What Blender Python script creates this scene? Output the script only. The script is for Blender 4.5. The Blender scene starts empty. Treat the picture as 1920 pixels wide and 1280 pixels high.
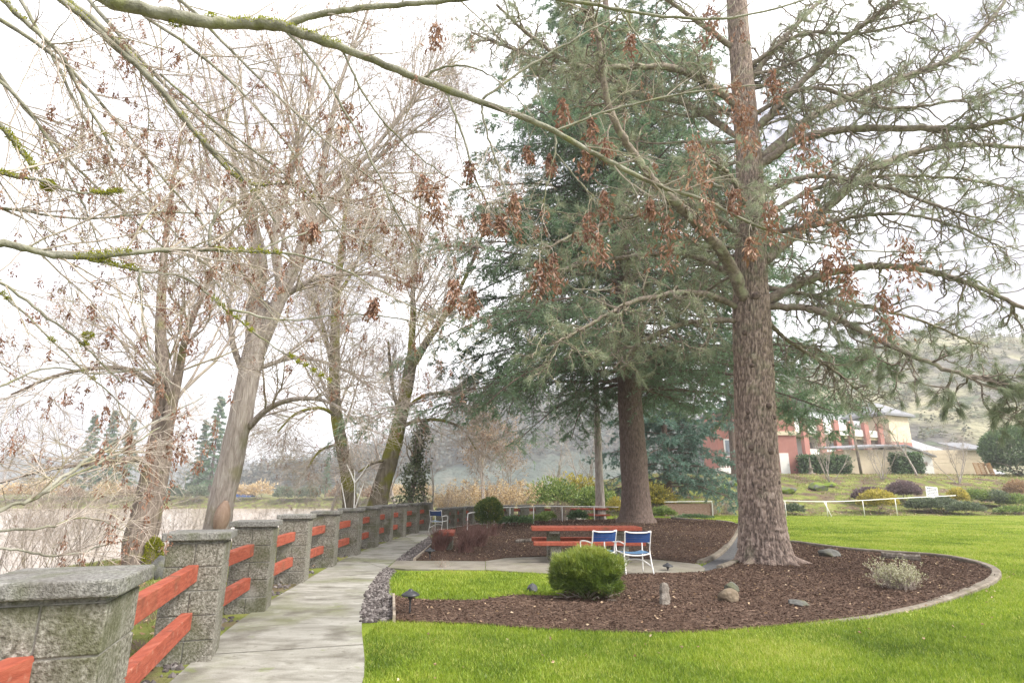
HAZE = 0.001; DEN = True
import bpy, bmesh, math, random
import numpy as np
from mathutils import Vector, Matrix
from mathutils.geometry import delaunay_2d_cdt
R = math.radians
SC = bpy.context.scene
COL = SC.collection
rng = np.random.default_rng(7)
random.seed(7)
# ------------------------------------------------------------------ camera
F, HZ, CH = 1080.0, 925.0, 1.5
TH = math.atan((HZ - 640) / F)
CT, ST = math.cos(TH), math.sin(TH)
cam = bpy.data.cameras.new('camera'); cam.lens = 36 * F / 1920; cam.sensor_width = 36
cam.clip_end = 4000; cam.clip_start = 0.05
co = bpy.data.objects.new('camera', cam); COL.objects.link(co)
co.location = (0, 0, CH); co.rotation_euler = (math.pi / 2 + TH, 0, 0)
SC.camera = co
def ray(px, py):
    y = (640 - py) / F
    return np.array([(px - 960) / F, CT - y * ST, ST + y * CT])
def G(px, py, z=0.0):                     # photo point -> point on a level surface
    r = ray(px, py); t = (z - CH) / r[2]
    return np.array([r[0] * t, r[1] * t, z])
def P(px, py, Y):                         # photo point -> point at distance Y
    r = ray(px, py); t = Y / r[1]
    return np.array([r[0] * t, Y, CH + r[2] * t])
def W(w, px, py, Y):                      # width in photo units -> metres
    return w / F * Y / ray(px, py)[1]
# ------------------------------------------------------------------ mesh helpers
def norm(v):
    return v / np.maximum(np.linalg.norm(v, axis=-1, keepdims=True), 1e-9)
class MB:
    def __init__(s): s.V = []; s.T = []; s.n = 0; s.A = []
    def add(s, V, faces, m=0, var=None):
        V = np.asarray(V, float).reshape(-1, 3); faces = np.asarray(faces, np.int64)
        s.V.append(V); s.T.append((faces + s.n, m)); s.n += len(V)
        s.A.append(np.full(len(V), 0.5) if var is None else np.asarray(var, float))
        return s
    def bounds(s):
        V = np.concatenate(s.V); return V.min(0), V.max(0)
    def build(s, name, mats, parent=None, smooth=False, origin=None):
        me = bpy.data.meshes.new(name)
        V = np.concatenate(s.V); A = np.concatenate(s.A)
        org = np.zeros(3)
        if parent is not None: org = np.array(parent.get('_o', (0, 0, 0)))
        elif origin is not None: org = np.array(origin, float)
        V = V - org
        loops = np.concatenate([f.ravel() for f, m in s.T])
        tot = np.concatenate([np.full(len(f), f.shape[1]) for f, m in s.T])
        mi = np.concatenate([np.full(len(f), m) for f, m in s.T])
        me.vertices.add(len(V)); me.vertices.foreach_set('co', V.ravel().astype(np.float32))
        me.loops.add(len(loops)); me.loops.foreach_set('vertex_index', loops.astype(np.int32))
        me.polygons.add(len(tot))
        me.polygons.foreach_set('loop_start', (np.cumsum(tot) - tot).astype(np.int32))
        me.polygons.foreach_set('material_index', mi.astype(np.int32))
        me.polygons.foreach_set('use_smooth', np.full(len(tot), bool(smooth)))
        me.update(calc_edges=True)
        a = me.attributes.new('var', 'FLOAT', 'POINT'); a.data.foreach_set('value', A.astype(np.float32))
        for m in (mats if isinstance(mats, (list, tuple)) else [mats]): me.materials.append(m)
        o = bpy.data.objects.new(name, me); COL.objects.link(o)
        if parent is not None: o.parent = parent; o['_o'] = list(org)
        else: o.location = org
        return o
    # ---- shapes
    def box(s, c, size, m=0, rot=0.0, tilt=None, bev=0.0):
        hx, hy, hz = [k / 2 for k in size]
        if bev <= 0:
            V = np.array([[x, y, z] for x in (-hx, hx) for y in (-hy, hy) for z in (-hz, hz)])
            Fq = [[0, 1, 3, 2], [4, 6, 7, 5], [0, 4, 5, 1], [2, 3, 7, 6], [0, 2, 6, 4], [1, 5, 7, 3]]
            V = xf(V, c, rot, tilt); s.add(V, Fq, m)
        else:
            bm = bmesh.new(); bmesh.ops.create_cube(bm, size=1)
            for v in bm.verts: v.co = Vector((v.co.x * size[0], v.co.y * size[1], v.co.z * size[2]))
            bmesh.ops.bevel(bm, geom=bm.edges[:], offset=bev, segments=2, affect='EDGES', profile=0.5)
            s.bm(bm, m, c, rot, tilt); bm.free()
        return s
    def bm(s, bm, m=0, c=(0, 0, 0), rot=0.0, tilt=None):
        bmesh.ops.triangulate(bm, faces=bm.faces[:]); bm.verts.index_update()
        V = np.array([v.co[:] for v in bm.verts]); Ft = [[v.index for v in f.verts] for f in bm.faces]
        s.add(xf(V, c, rot, tilt), Ft, m); return s
    def tubes(s, pts, rad, sides=5, m=0, var=None, cap=True):
        pts = np.asarray(pts, float); rad = np.asarray(rad, float)
        if pts.ndim == 2: pts = pts[None]; rad = rad[None]
        N, k, _ = pts.shape
        if N == 0: return s
        t = norm(np.gradient(pts, axis=1)); mean = norm(t.mean(1))
        ref = np.eye(3)[np.argmin(np.abs(mean), axis=1)][:, None, :]
        n1 = norm(np.cross(t, ref)); n2 = np.cross(t, n1)
        a = np.arange(sides) * 2 * math.pi / sides
        ring = (n1[:, :, None, :] * np.cos(a)[None, None, :, None] + n2[:, :, None, :] * np.sin(a)[None, None, :, None])
        V = pts[:, :, None, :] + ring * rad[:, :, None, None]
        i = np.arange(sides); j = (i + 1) % sides
        base = (np.arange(k - 1)[:, None] * sides)
        q = np.stack([base + i, base + j, base + sides + j, base + sides + i], -1).reshape(-1, 4)
        q = (np.arange(N)[:, None, None] * (k * sides) + q[None]).reshape(-1, 4)
        vv = None if var is None else np.repeat(np.asarray(var, float), k * sides)
        s.add(V.reshape(-1, 3), q, m, vv)
        if cap and sides >= 5:
            off = s.n - N * k * sides
            c = np.stack([i[::-1] + b for b in (np.arange(N) * k * sides)] + [i + b + (k - 1) * sides for b in (np.arange(N) * k * sides)])
            s.T.append((c + off, m))
        return s
    def tri(s, p, d, L, w, m=0, var=None, side=None):      # thin triangles (needles, blades)
        p = np.asarray(p); N = len(p)
        if N == 0: return s
        if side is None: side = norm(np.cross(d, norm(rng.normal(size=(N, 3)))))
        L = np.broadcast_to(np.asarray(L, float), (N,))[:, None]; w = np.broadcast_to(np.asarray(w, float), (N,))[:, None]
        V = np.stack([p - side * w / 2, p + side * w / 2, p + d * L], 1).reshape(-1, 3)
        s.add(V, np.arange(3 * N).reshape(-1, 3), m, None if var is None else np.repeat(var, 3)); return s
    def leaf(s, p, d, L, w, m=0, var=None, fold=0.25):      # folded four-point leaves
        p = np.asarray(p); N = len(p)
        if N == 0: return s
        side = norm(np.cross(d, norm(rng.normal(size=(N, 3))))); up = np.cross(side, d)
        L = np.broadcast_to(np.asarray(L, float), (N,))[:, None]; w = np.broadcast_to(np.asarray(w, float), (N,))[:, None]
        mid = p + d * L * 0.5
        V = np.stack([p, mid - side * w / 2 + up * w * fold, p + d * L, mid + side * w / 2 + up * w * fold], 1).reshape(-1, 3)
        b = np.arange(N)[:, None] * 4
        s.add(V, np.concatenate([b + [0, 1, 2], b + [0, 2, 3]]), m, None if var is None else np.repeat(var, 4)); return s
    def lathe(s, prof, c, seg=16, m=0):
        prof = np.array(prof, float); a = np.arange(seg) * 2 * math.pi / seg
        V = np.stack([prof[:, 0:1] * np.cos(a), prof[:, 0:1] * np.sin(a), np.repeat(prof[:, 1:2], seg, 1)], -1).reshape(-1, 3) + np.array(c)
        i = np.arange(seg); j = (i + 1) % seg; b = np.arange(len(prof) - 1)[:, None] * seg
        s.add(V, np.stack([b + i, b + j, b + seg + j, b + seg + i], -1).reshape(-1, 4), m); return s
def xf(V, c, rot=0.0, tilt=None):
    if tilt is not None:
        V = V @ np.array(Matrix.Rotation(tilt[0], 3, tilt[1])).T
    if rot:
        cr, sr = math.cos(rot), math.sin(rot)
        V = np.stack([V[:, 0] * cr - V[:, 1] * sr, V[:, 0] * sr + V[:, 1] * cr, V[:, 2]], 1)
    return V + np.array(c)
# value noise
_perm = np.random.default_rng(3).random((64, 64, 64))
def vnoise(p, sc=1.0):
    p = np.asarray(p, float) * sc + 1000.0; i = np.floor(p).astype(int); f = p - i; f = f * f * (3 - 2 * f); out = 0
    for dx in (0, 1):
        for dy in (0, 1):
            for dz in (0, 1):
                w = (f[..., 0] if dx else 1 - f[..., 0]) * (f[..., 1] if dy else 1 - f[..., 1]) * (f[..., 2] if dz else 1 - f[..., 2])
                out = out + w * _perm[(i[..., 0] + dx) % 64, (i[..., 1] + dy) % 64, (i[..., 2] + dz) % 64]
    return out
def fbm(p, sc=1.0, oct=3):
    return sum(vnoise(p, sc * 2 ** k) * 0.5 ** k for k in range(oct)) / sum(0.5 ** k for k in range(oct))
def sst(x): x = np.clip(x, 0, 1); return x * x * (3 - 2 * x)
def inpoly(x, y, poly):
    poly = np.asarray(poly)[:, :2]; r = np.zeros(np.shape(x), bool); n = len(poly); j = n - 1
    for i in range(n):
        xi, yi = poly[i]; xj, yj = poly[j]
        c = ((yi > y) != (yj > y)) & (x < (xj - xi) * (y - yi) / (yj - yi + 1e-12) + xi); r ^= c; j = i
    return r
def spline(pts, n):                        # Catmull-Rom resample of an (m, k) array
    p = np.asarray(pts, float); m = len(p)
    q = np.vstack([2 * p[0] - p[1], p, 2 * p[-1] - p[-2]])
    t = np.linspace(0, m - 1 - 1e-6, n); i = t.astype(int); f = (t - i)[:, None]
    a, b, c, d = q[i], q[i + 1], q[i + 2], q[i + 3]
    return 0.5 * (2 * b + (c - a) * f + (2 * a - 5 * b + 4 * c - d) * f ** 2 + (3 * b - a - 3 * c + d) * f ** 3)
# ------------------------------------------------------------------ objects
def thing(name, label, cat, loc=(0, 0, 0), group=None, rotz=0.0):
    o = bpy.data.objects.new(name, None); COL.objects.link(o); o.empty_display_size = 0.2
    o.location = loc; o.rotation_euler = (0, 0, rotz); o['label'] = label; o['category'] = cat
    o['_o'] = [float(k) for k in loc]
    if group: o['group'] = group
    return o
def local(o): o['_o'] = [0.0, 0.0, 0.0]; return o          # children given in local coordinates
def tag(o, label, cat, group=None):
    o['label'] = label; o['category'] = cat
    if group: o['group'] = group
    return o
def struct(o, kind='structure'): o['kind'] = kind; return o
def kids(o): return [c for c in bpy.data.objects if c.parent == o]
def dup(o, loc, rotz=0.0, sc=1.0, label=None, parent=None):
    r = o.copy(); COL.objects.link(r)
    if parent is None:
        r.location = loc; r.rotation_euler = (0, 0, rotz); r.scale = (sc, sc, sc) if np.isscalar(sc) else sc
        if label: r['label'] = label
    else: r.parent = parent
    for c in list(o.children): dup(c, None, parent=r)
    return r
# ------------------------------------------------------------------ materials
def newmat(name):
    m = bpy.data.materials.new(name); m.use_nodes = True; nt = m.node_tree; nt.nodes.clear()
    return m, nt, (lambda t, **k: _node(nt, t, k)), nt.links.new
def _node(nt, t, k):
    n = nt.nodes.new(t)
    for a, v in k.items():
        if a.startswith('i_'): n.inputs[a[2:].replace('_', ' ')].default_value = v
        else: setattr(n, a, v)
    return n
def ramp(N, cols, interp='LINEAR'):
    r = N('ShaderNodeValToRGB'); e = r.color_ramp; e.interpolation = interp
    while len(e.elements) < len(cols): e.elements.new(0.5)
    for i, (p, c) in enumerate(cols): e.elements[i].position = p; e.elements[i].color = (*c, 1)
    return r
def surf(name, cols, scale=4.0, rough=0.85, bump=0.0, bscale=None, detail=6.0, stretch=(1, 1, 1), coord='OBJ',
         var=0.0, over=None, spec=0.3, dist=0.0, bdist=0.02):
    """noise -> colour ramp; over = (colour, scale, lo, hi, amount): a second patchy layer such as moss or stain"""
    m, nt, N, L = newmat(name)
    out = N('ShaderNodeOutputMaterial'); b = N('ShaderNodeBsdfPrincipled'); L(b.outputs[0], out.inputs[0])
    b.inputs['Roughness'].default_value = rough; b.inputs['Specular IOR Level'].default_value = spec
    if coord == 'OBJ': src = N('ShaderNodeTexCoord').outputs['Object']
    else: src = N('ShaderNodeNewGeometry').outputs['Position']
    mp = N('ShaderNodeMapping'); mp.inputs['Scale'].default_value = stretch; L(src, mp.inputs[0])
    n = N('ShaderNodeTexNoise'); n.inputs['Scale'].default_value = scale; n.inputs['Detail'].default_value = detail
    n.inputs['Distortion'].default_value = dist; n.inputs['Roughness'].default_value = 0.62
    L(mp.outputs[0], n.inputs['Vector']); fac = n.outputs[0]
    if var:
        at = N('ShaderNodeAttribute', attribute_name='var'); mx = N('ShaderNodeMix'); mx.inputs[0].default_value = var
        L(fac, mx.inputs[2]); L(at.outputs['Fac'], mx.inputs[3]); fac = mx.outputs[0]
    r = ramp(N, cols); L(fac, r.inputs[0]); c = r.outputs[0]
    if over:
        for oc, osc, lo, hi, am in (over if isinstance(over, list) else [over]):
            n2 = N('ShaderNodeTexNoise'); n2.inputs['Scale'].default_value = osc; n2.inputs['Detail'].default_value = 5
            L(src, n2.inputs['Vector'])
            mr = N('ShaderNodeMapRange'); mr.inputs[1].default_value = lo; mr.inputs[2].default_value = hi; mr.inputs[4].default_value = am
            L(n2.outputs[0], mr.inputs[0])
            mx = N('ShaderNodeMix', data_type='RGBA'); L(mr.outputs[0], mx.inputs[0]); L(c, mx.inputs[6]); mx.inputs[7].default_value = (*oc, 1)
            c = mx.outputs[2]
    L(c, b.inputs['Base Color'])
    if bump:
        n3 = N('ShaderNodeTexNoise'); n3.inputs['Scale'].default_value = bscale or scale * 4; n3.inputs['Detail'].default_value = 8
        L(mp.outputs[0], n3.inputs['Vector'])
        bp = N('ShaderNodeBump'); bp.inputs['Strength'].default_value = bump; bp.inputs['Distance'].default_value = bdist
        L(n3.outputs[0], bp.inputs['Height']); L(bp.outputs[0], b.inputs['Normal'])
    return m
def leafmat(name, cols, trans=0.35, rough=0.6, gloss=0.06, patch=None):
    """foliage: colour varies per leaf ('var') and in soft patches of the plant itself"""
    m, nt, N, L = newmat(name)
    out = N('ShaderNodeOutputMaterial'); d = N('ShaderNodeBsdfDiffuse'); t = N('ShaderNodeBsdfTranslucent')
    at = N('ShaderNodeAttribute', attribute_name='var'); r = ramp(N, cols); fac = at.outputs['Fac']
    if patch:
        nz = N('ShaderNodeTexNoise'); nz.inputs['Scale'].default_value = patch[0]
        g = N('ShaderNodeNewGeometry'); L(g.outputs['Position'], nz.inputs['Vector'])
        mx = N('ShaderNodeMix'); mx.inputs[0].default_value = patch[1]; L(fac, mx.inputs[2]); L(nz.outputs[0], mx.inputs[3]); fac = mx.outputs[0]
    L(fac, r.inputs[0]); L(r.outputs[0], d.inputs[0]); L(r.outputs[0], t.inputs[0])
    mx = N('ShaderNodeMixShader'); mx.inputs[0].default_value = trans; L(d.outputs[0], mx.inputs[1]); L(t.outputs[0], mx.inputs[2]); o = mx
    if gloss:
        gl = N('ShaderNodeBsdfGlossy'); gl.inputs['Roughness'].default_value = rough; gl.inputs[0].default_value = (0.8, 0.8, 0.8, 1)
        m2 = N('ShaderNodeMixShader'); m2.inputs[0].default_value = gloss; L(mx.outputs[0], m2.inputs[1]); L(gl.outputs[0], m2.inputs[2]); o = m2
    L(o.outputs[0], out.inputs[0]); return m
M = {}
M['block'] = surf('weathered_block', [(0.32, (.065, .06, .046)), (0.46, (.145, .137, .112)), (0.57, (.225, .215, .185)), (0.72, (.35, .34, .305))], 48, .95, .9, 90, coord='POS', detail=3,
                  over=[((.075, .08, .034), 2.6, .48, .66, .65), ((.32, .31, .285), 3.9, .60, .74, .5), ((.06, .053, .04), 1.7, .55, .70, .5)], bdist=.010)
M['mortar'] = surf('pale_mortar', [(0.3, (.20, .19, .17)), (0.7, (.36, .35, .325))], 9, .95, .4, 60, coord='POS', over=((.10, .10, .07), 6, .48, .62, .8))
M['cap'] = surf('concrete_cap', [(0.32, (.085, .083, .075)), (0.5, (.19, .187, .175)), (0.66, (.29, .285, .27)), (.8, (.42, .41, .39))], 55, .9, .9, 110, coord='POS', detail=3,
                over=[((.09, .10, .05), 5, .50, .68, .55), ((.10, .09, .08), 2.2, .55, .7, .5)], bdist=.010)
M['redwood'] = surf('red_painted_wood', [(0.3, (.21, .055, .036)), (0.5, (.305, .080, .05)), (0.72, (.385, .125, .084))], 5, .75, .5, 60, stretch=(4, .7, 9), coord='POS', spec=.12,
                    over=[((.15, .055, .04), 7, .56, .70, .6), ((.42, .24, .18), 16, .62, .72, .5), ((.12, .08, .05), 2.3, .58, .72, .55)], bdist=.006)
M['concrete'] = surf('path_concrete', [(0.25, (.13, .122, .098)), (0.42, (.225, .217, .187)), (0.58, (.315, .308, .274)), (0.78, (.40, .395, .365))], 2.2, .9, .5, 70, stretch=(.55, 1.5, 1), coord='POS', dist=1.2,
                     over=[((.125, .14, .04), .8, .50, .66, .7), ((.10, .09, .07), 1.9, .53, .68, .7), ((.43, .425, .395), 5, .60, .74, .4), ((.13, .12, .095), 13, .60, .72, .55), ((.15, .20, .03), 3.1, .66, .74, .6)], detail=12)
M['patio'] = surf('patio_concrete', [(0.3, (.17, .152, .12)), (0.55, (.24, .222, .185)), (0.8, (.31, .295, .26))], 2.6, .9, .4, 60, coord='POS', over=[((.13, .125, .06), 1.3, .5, .7, .6), ((.11, .095, .075), 2.4, .56, .7, .5)])
M['curb'] = surf('curb_concrete', [(0.3, (.14, .118, .09)), (0.55, (.22, .19, .155)), (0.8, (.31, .285, .25))], 8, .9, .6, 70, coord='POS', over=[((.095, .078, .052), 2.2, .48, .68, .65), ((.10, .11, .04), 3.5, .58, .70, .5)])
M['asphalt'] = surf('asphalt', [(0.3, (.07, .07, .072)), (0.7, (.15, .15, .155))], 12, .9, .5, 160, coord='POS')
M['mulch'] = surf('bark_mulch', [(0.25, (.036, .021, .014)), (0.45, (.082, .050, .034)), (0.6, (.13, .083, .060)), (0.78, (.20, .145, .112))], 26, .95, 1.0, 55, coord='POS', bdist=.04,
                  over=((.115, .058, .031), 1.1, .5, .7, .5))
M['chip'] = leafmat('mulch_chip', [(0.0, (.040, .024, .016)), (0.45, (.098, .058, .040)), (0.8, (.17, .11, .08)), (1.0, (.31, .225, .165))], .0, .8, .03, patch=(.9, .25))
M['gravel'] = surf('gravel_bed', [(0.3, (.035, .032, .028)), (0.7, (.13, .12, .11))], 16, .95, .9, 40, coord='POS')
M['pebble'] = leafmat('lava_pebble', [(0, (.035, .028, .026)), (.5, (.095, .08, .076)), (1, (.22, .20, .19))], 0, .7, .04)
M['rock'] = surf('grey_rock', [(0.3, (.06, .06, .056)), (0.6, (.13, .13, .12)), (0.8, (.22, .215, .20))], 7, .95, .8, 30, over=((.09, .095, .04), 4, .5, .66, .6), coord='POS')
M['tanrock'] = surf('tan_rock', [(0.3, (.09, .07, .048)), (0.6, (.19, .15, .105)), (0.8, (.28, .23, .175))], 7, .9, .7, 26, coord='POS')
M['mossrock'] = surf('mossy_rock', [(0.3, (.05, .055, .05)), (0.6, (.14, .145, .13))], 4, .95, .6, 14, over=((.15, .21, .025), 1.6, .42, .55, .95), coord='POS')
M['log'] = surf('weathered_log', [(0.3, (.06, .05, .042)), (0.5, (.15, .13, .11)), (0.7, (.26, .235, .205))], 12, .95, .9, 40, stretch=(1.6, 1.6, .3), over=((.05, .04, .03), 6, .55, .68, .6))
M['black'] = surf('black_metal', [(0.3, (.018, .019, .022)), (0.7, (.055, .058, .065))], 6, .45, .1, spec=.5)
M['white'] = surf('white_painted_metal', [(0.3, (.70, .69, .66)), (0.7, (.82, .81, .79))], 8, .4, spec=.5)
M['strap'] = surf('blue_vinyl_strap', [(0.3, (.013, .045, .16)), (0.7, (.022, .07, .23))], 9, .5, spec=.4)
M['seat'] = surf('pale_blue_vinyl', [(0.3, (.07, .16, .30)), (0.7, (.11, .22, .37))], 6, .45, spec=.4)
M['pinebark'] = surf('pine_bark', [(0.22, (.055, .042, .036)), (0.36, (.15, .115, .098)), (0.52, (.28, .212, .175)), (0.72, (.44, .355, .305))], 13, .95, 1.0, 30, stretch=(1.8, 1.8, .42), coord='POS', dist=.8, bdist=.05, var=.38,
                      over=((.24, .25, .16), 2.2, .55, .72, .5))
M['sprucebark'] = surf('spruce_bark', [(0.3, (.07, .052, .043)), (0.55, (.17, .125, .105)), (0.8, (.29, .225, .195))], 12, .95, .9, 30, stretch=(1.6, 1.6, .5), coord='POS', bdist=.04)
M['greybark'] = surf('grey_bark', [(0.25, (.17, .14, .12)), (0.5, (.37, .325, .29)), (0.75, (.54, .50, .46))], 7, .95, .9, 22, stretch=(2, 2, .3), coord='POS', dist=.5, bdist=.04, over=((.19, .19, .06), 1.3, .58, .70, .5))
M['mossbark'] = surf('mossy_bark', [(0.3, (.09, .075, .05)), (0.6, (.23, .20, .15)), (0.8, (.36, .32, .27))], 6, .95, .8, 24, stretch=(2, 2, .35), coord='POS', over=((.19, .19, .02), 1.0, .47, .56, .85), bdist=.04)
M['brownbark'] = surf('brown_bark', [(0.3, (.10, .08, .065)), (0.6, (.27, .22, .185)), (0.8, (.42, .36, .32))], 8, .95, .9, 20, stretch=(2, 2, .3), coord='POS', over=((.18, .18, .04), 1.6, .56, .66, .5), bdist=.04)
M['twig'] = surf('pale_twig', [(0.3, (.27, .22, .18)), (0.5, (.40, .345, .30)), (0.75, (.52, .47, .42))], 3, .9, coord='POS', over=((.27, .26, .11), 1.6, .54, .66, .5))
M['greytwig'] = surf('grey_twig', [(0.3, (.25, .205, .17)), (0.7, (.46, .40, .35))], 3, .9, coord='POS')
M['maplebark'] = surf('maple_bark', [(0.3, (.12, .115, .085)), (0.5, (.22, .215, .165)), (0.75, (.34, .33, .28))], 5, .9, .7, 40, coord='POS', over=[((.16, .17, .04), 3.5, .56, .68, .6), ((.40, .39, .35), 2.2, .54, .68, .6), ((.07, .06, .05), 9, .60, .70, .6)])
M['pinelimb'] = surf('pine_limb', [(0.3, (.10, .08, .065)), (0.55, (.23, .19, .155)), (0.8, (.36, .315, .265))], 12, .95, .7, 50, coord='POS', over=((.34, .37, .24), 5, .52, .64, .55))
M['lichen'] = leafmat('pale_lichen', [(0, (.20, .22, .12)), (1, (.46, .48, .32))], .1, .9, 0)
M['moss'] = leafmat('bright_moss', [(0, (.18, .21, .02)), (.6, (.36, .38, .04)), (1, (.52, .50, .10))], .55, .9, 0)
M['needle'] = leafmat('pine_needle', [(0, (.12, .145, .08)), (.45, (.24, .285, .17)), (.8, (.37, .40, .25)), (1, (.48, .45, .29))], .45, patch=(.9, .35))
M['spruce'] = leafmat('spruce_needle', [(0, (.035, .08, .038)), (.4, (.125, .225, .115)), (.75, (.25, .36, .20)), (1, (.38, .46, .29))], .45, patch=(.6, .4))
M['cedar'] = leafmat('cedar_needle', [(0, (.035, .085, .065)), (.5, (.11, .21, .16)), (1, (.22, .34, .27))], .35, patch=(.7, .4))
M['seed'] = leafmat('dry_seed_wing', [(0, (.07, .032, .02)), (.4, (.19, .088, .052)), (.8, (.31, .165, .10)), (1, (.46, .29, .19))], .3)
M['grass'] = leafmat('grass_blade', [(0, (.06, .105, .010)), (.28, (.14, .225, .018)), (.55, (.25, .35, .028)), (.78, (.36, .43, .05)), (1, (.48, .45, .17))], .4, .5, .03, patch=(.55, .25))
M['rough'] = leafmat('rough_grass', [(0, (.10, .15, .03)), (.5, (.24, .27, .07)), (1, (.45, .39, .17))], .4, .5, .03, patch=(.35, .5))
# ------------------------------------------------------------------ sky and sun
SUN_AZ, SUN_EL = R(112), R(44)              # sun behind thin cloud, set right and slightly behind the view to light fronts
w = bpy.data.worlds.new('World'); SC.world = w; w.use_nodes = True
nt = w.node_tree; nt.nodes.clear(); N = lambda t, **k: _node(nt, t, k); L = nt.links.new
wo = N('ShaderNodeOutputWorld'); bg = N('ShaderNodeBackground'); L(bg.outputs[0], wo.inputs[0]); bg.inputs[1].default_value = 0.075
sk = N('ShaderNodeTexSky', sky_type='NISHITA', sun_disc=False, sun_elevation=SUN_EL, sun_rotation=SUN_AZ)
sk.air_density = 1.0; sk.dust_density = 3.0
tc = N('ShaderNodeTexCoord'); mp = N('ShaderNodeMapping'); mp.inputs['Scale'].default_value = (1, 1, 2.6); L(tc.outputs['Generated'], mp.inputs[0])
nz = N('ShaderNodeTexNoise'); nz.inputs['Scale'].default_value = 2.3; nz.inputs['Detail'].default_value = 7; nz.inputs['Roughness'].default_value = .55
L(mp.outputs[0], nz.inputs['Vector'])
cl = ramp(N, [(0.35, (4.3, 4.25, 4.9)), (0.46, (8.6, 8.5, 9.0)), (0.62, (12.6, 12.4, 12.5))]); L(nz.outputs[0], cl.inputs[0])
mx = N('ShaderNodeMix', data_type='RGBA'); mx.inputs[0].default_value = .93
L(sk.outputs[0], mx.inputs[6]); L(cl.outputs[0], mx.inputs[7]); L(mx.outputs[2], bg.inputs[0])
sl = bpy.data.lights.new('sun', 'SUN'); sl.energy = 2.9; sl.angle = R(20); sl.color = (1, .95, .87)
so = bpy.data.objects.new('sun', sl); COL.objects.link(so); so.location = (20, 30, 40)
sd = Vector((math.sin(SUN_AZ) * math.cos(SUN_EL), math.cos(SUN_AZ) * math.cos(SUN_EL), math.sin(SUN_EL)))
so.rotation_euler = sd.to_track_quat('Z', 'Y').to_euler()
SC.view_settings.view_transform = 'Standard'; SC.view_settings.look = 'None'; SC.view_settings.gamma = 1; SC.view_settings.exposure = 1.5
SC.render.engine = 'CYCLES'; SC.cycles.max_bounces = 6; SC.cycles.diffuse_bounces = 3; SC.cycles.volume_bounces = 0; SC.cycles.blur_glossy = 1.0; SC.cycles.transmission_bounces = 4; SC.cycles.transparent_max_bounces = 6
SC.cycles.use_adaptive_sampling = False; SC.cycles.adaptive_threshold = 0.01; SC.cycles.use_denoising = DEN
# ------------------------------------------------------------------ outlines (plan)
g2 = lambda L: np.array([G(*p)[:2] for p in L])
path_r = np.vstack([[(-.75, -1.5), (-.95, 1.5), (-1.12, 3.6)], g2([(680, 1280), (678, 1170), (688, 1112), (712, 1076), (740, 1052), (790, 1016), (815, 999), (838, 991), (872, 986), (925, 983), (1000, 979), (1100, 974)])])
path_l = np.vstack([[(-2.0, -1.5), (-2.2, 1.5), (-2.45, 3.6)], g2([(330, 1270), (455, 1160), (570, 1090), (660, 1041), (740, 1011), (796, 992), (822, 983), (862, 976), (925, 972), (1000, 968.5), (1100, 966)])])
path_r = spline(path_r, 60); path_l = spline(path_l, 60)
path_poly = np.vstack([path_r, path_l[::-1]])
gravel_poly = np.vstack([g2([(679, 1168), (681, 1150), (688, 1112), (712, 1077), (728, 1064)]) + [-.02, 0], g2([(733, 1067), (742, 1072), (731, 1085), (733, 1110), (737, 1128), (738, 1166)])])
gravel2_poly = g2([(757, 1040), (790, 1016), (806, 1005), (812, 1010), (806, 1026), (775, 1052), (742, 1053)])
strip_poly = g2([(728, 1066), (742, 1053), (775, 1053), (910, 1054), (910, 1071), (760, 1069)])
patio_poly = g2([(911, 1054), (950, 1048), (1030, 1045), (1060, 1046), (1230, 1051), (1310, 1060), (1322, 1068), (1318, 1077), (1200, 1080), (1040, 1079), (911, 1071)])
patch_poly = spline(g2([(742, 1074), (900, 1074), (1040, 1080), (1075, 1100), (1050, 1121), (960, 1122), (900, 1131), (800, 1131), (738, 1122), (731, 1090), (742, 1074)]), 50)[:-1]
walk_poly = np.vstack([spline(g2([(1316, 1062), (1350, 1042), (1374, 1014), (1386, 992), (1378, 981)]), 16), spline(g2([(1440, 978), (1450, 1000), (1430, 1034), (1385, 1056), (1345, 1070), (1322, 1074)]), 16)])
bed_poly = np.vstack([g2([(778, 1051), (808, 1026), (815, 1002), (838, 993), (872, 988), (925, 985), (1000, 981), (1100, 976), (1200, 971), (1320, 974), (1360, 978)]),
                      spline(g2([(1376, 982), (1384, 992), (1372, 1014), (1348, 1041), (1312, 1058)]), 14), g2([(1230, 1049), (1060, 1044), (1030, 1043), (950, 1046), (910, 1052)])])
ring_out = spline(g2([(1486, 1020), (1600, 1035), (1750, 1046), (1830, 1060), (1868, 1076), (1850, 1098), (1750, 1132), (1640, 1155)]), 48)
ring_front = spline(g2([(1640, 1155), (1450, 1176), (1250, 1188), (1000, 1180), (900, 1173), (742, 1167)]), 24)
ring_poly = np.vstack([ring_out, ring_front[1:], g2([(738, 1130), (738, 1123), (800, 1132), (900, 1132), (960, 1123), (1050, 1122), (1076, 1100), (1060, 1081), (1200, 1081), (1318, 1078), (1345, 1071), (1388, 1056), (1430, 1034)])])
SPX, SPY = G(1195, 980, .3)[:2]
fence_x = lambda y: np.interp(y, path_l[:, 1], path_l[:, 0]) if np.max(y) < 1e9 else 0
_pl = path_l[np.argsort(path_l[:, 1])]
def fx(y): return np.where(y < 26, np.interp(y, _pl[:, 1], _pl[:, 0]), -3.0 + 0 * y)
WATER = -2.3
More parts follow.
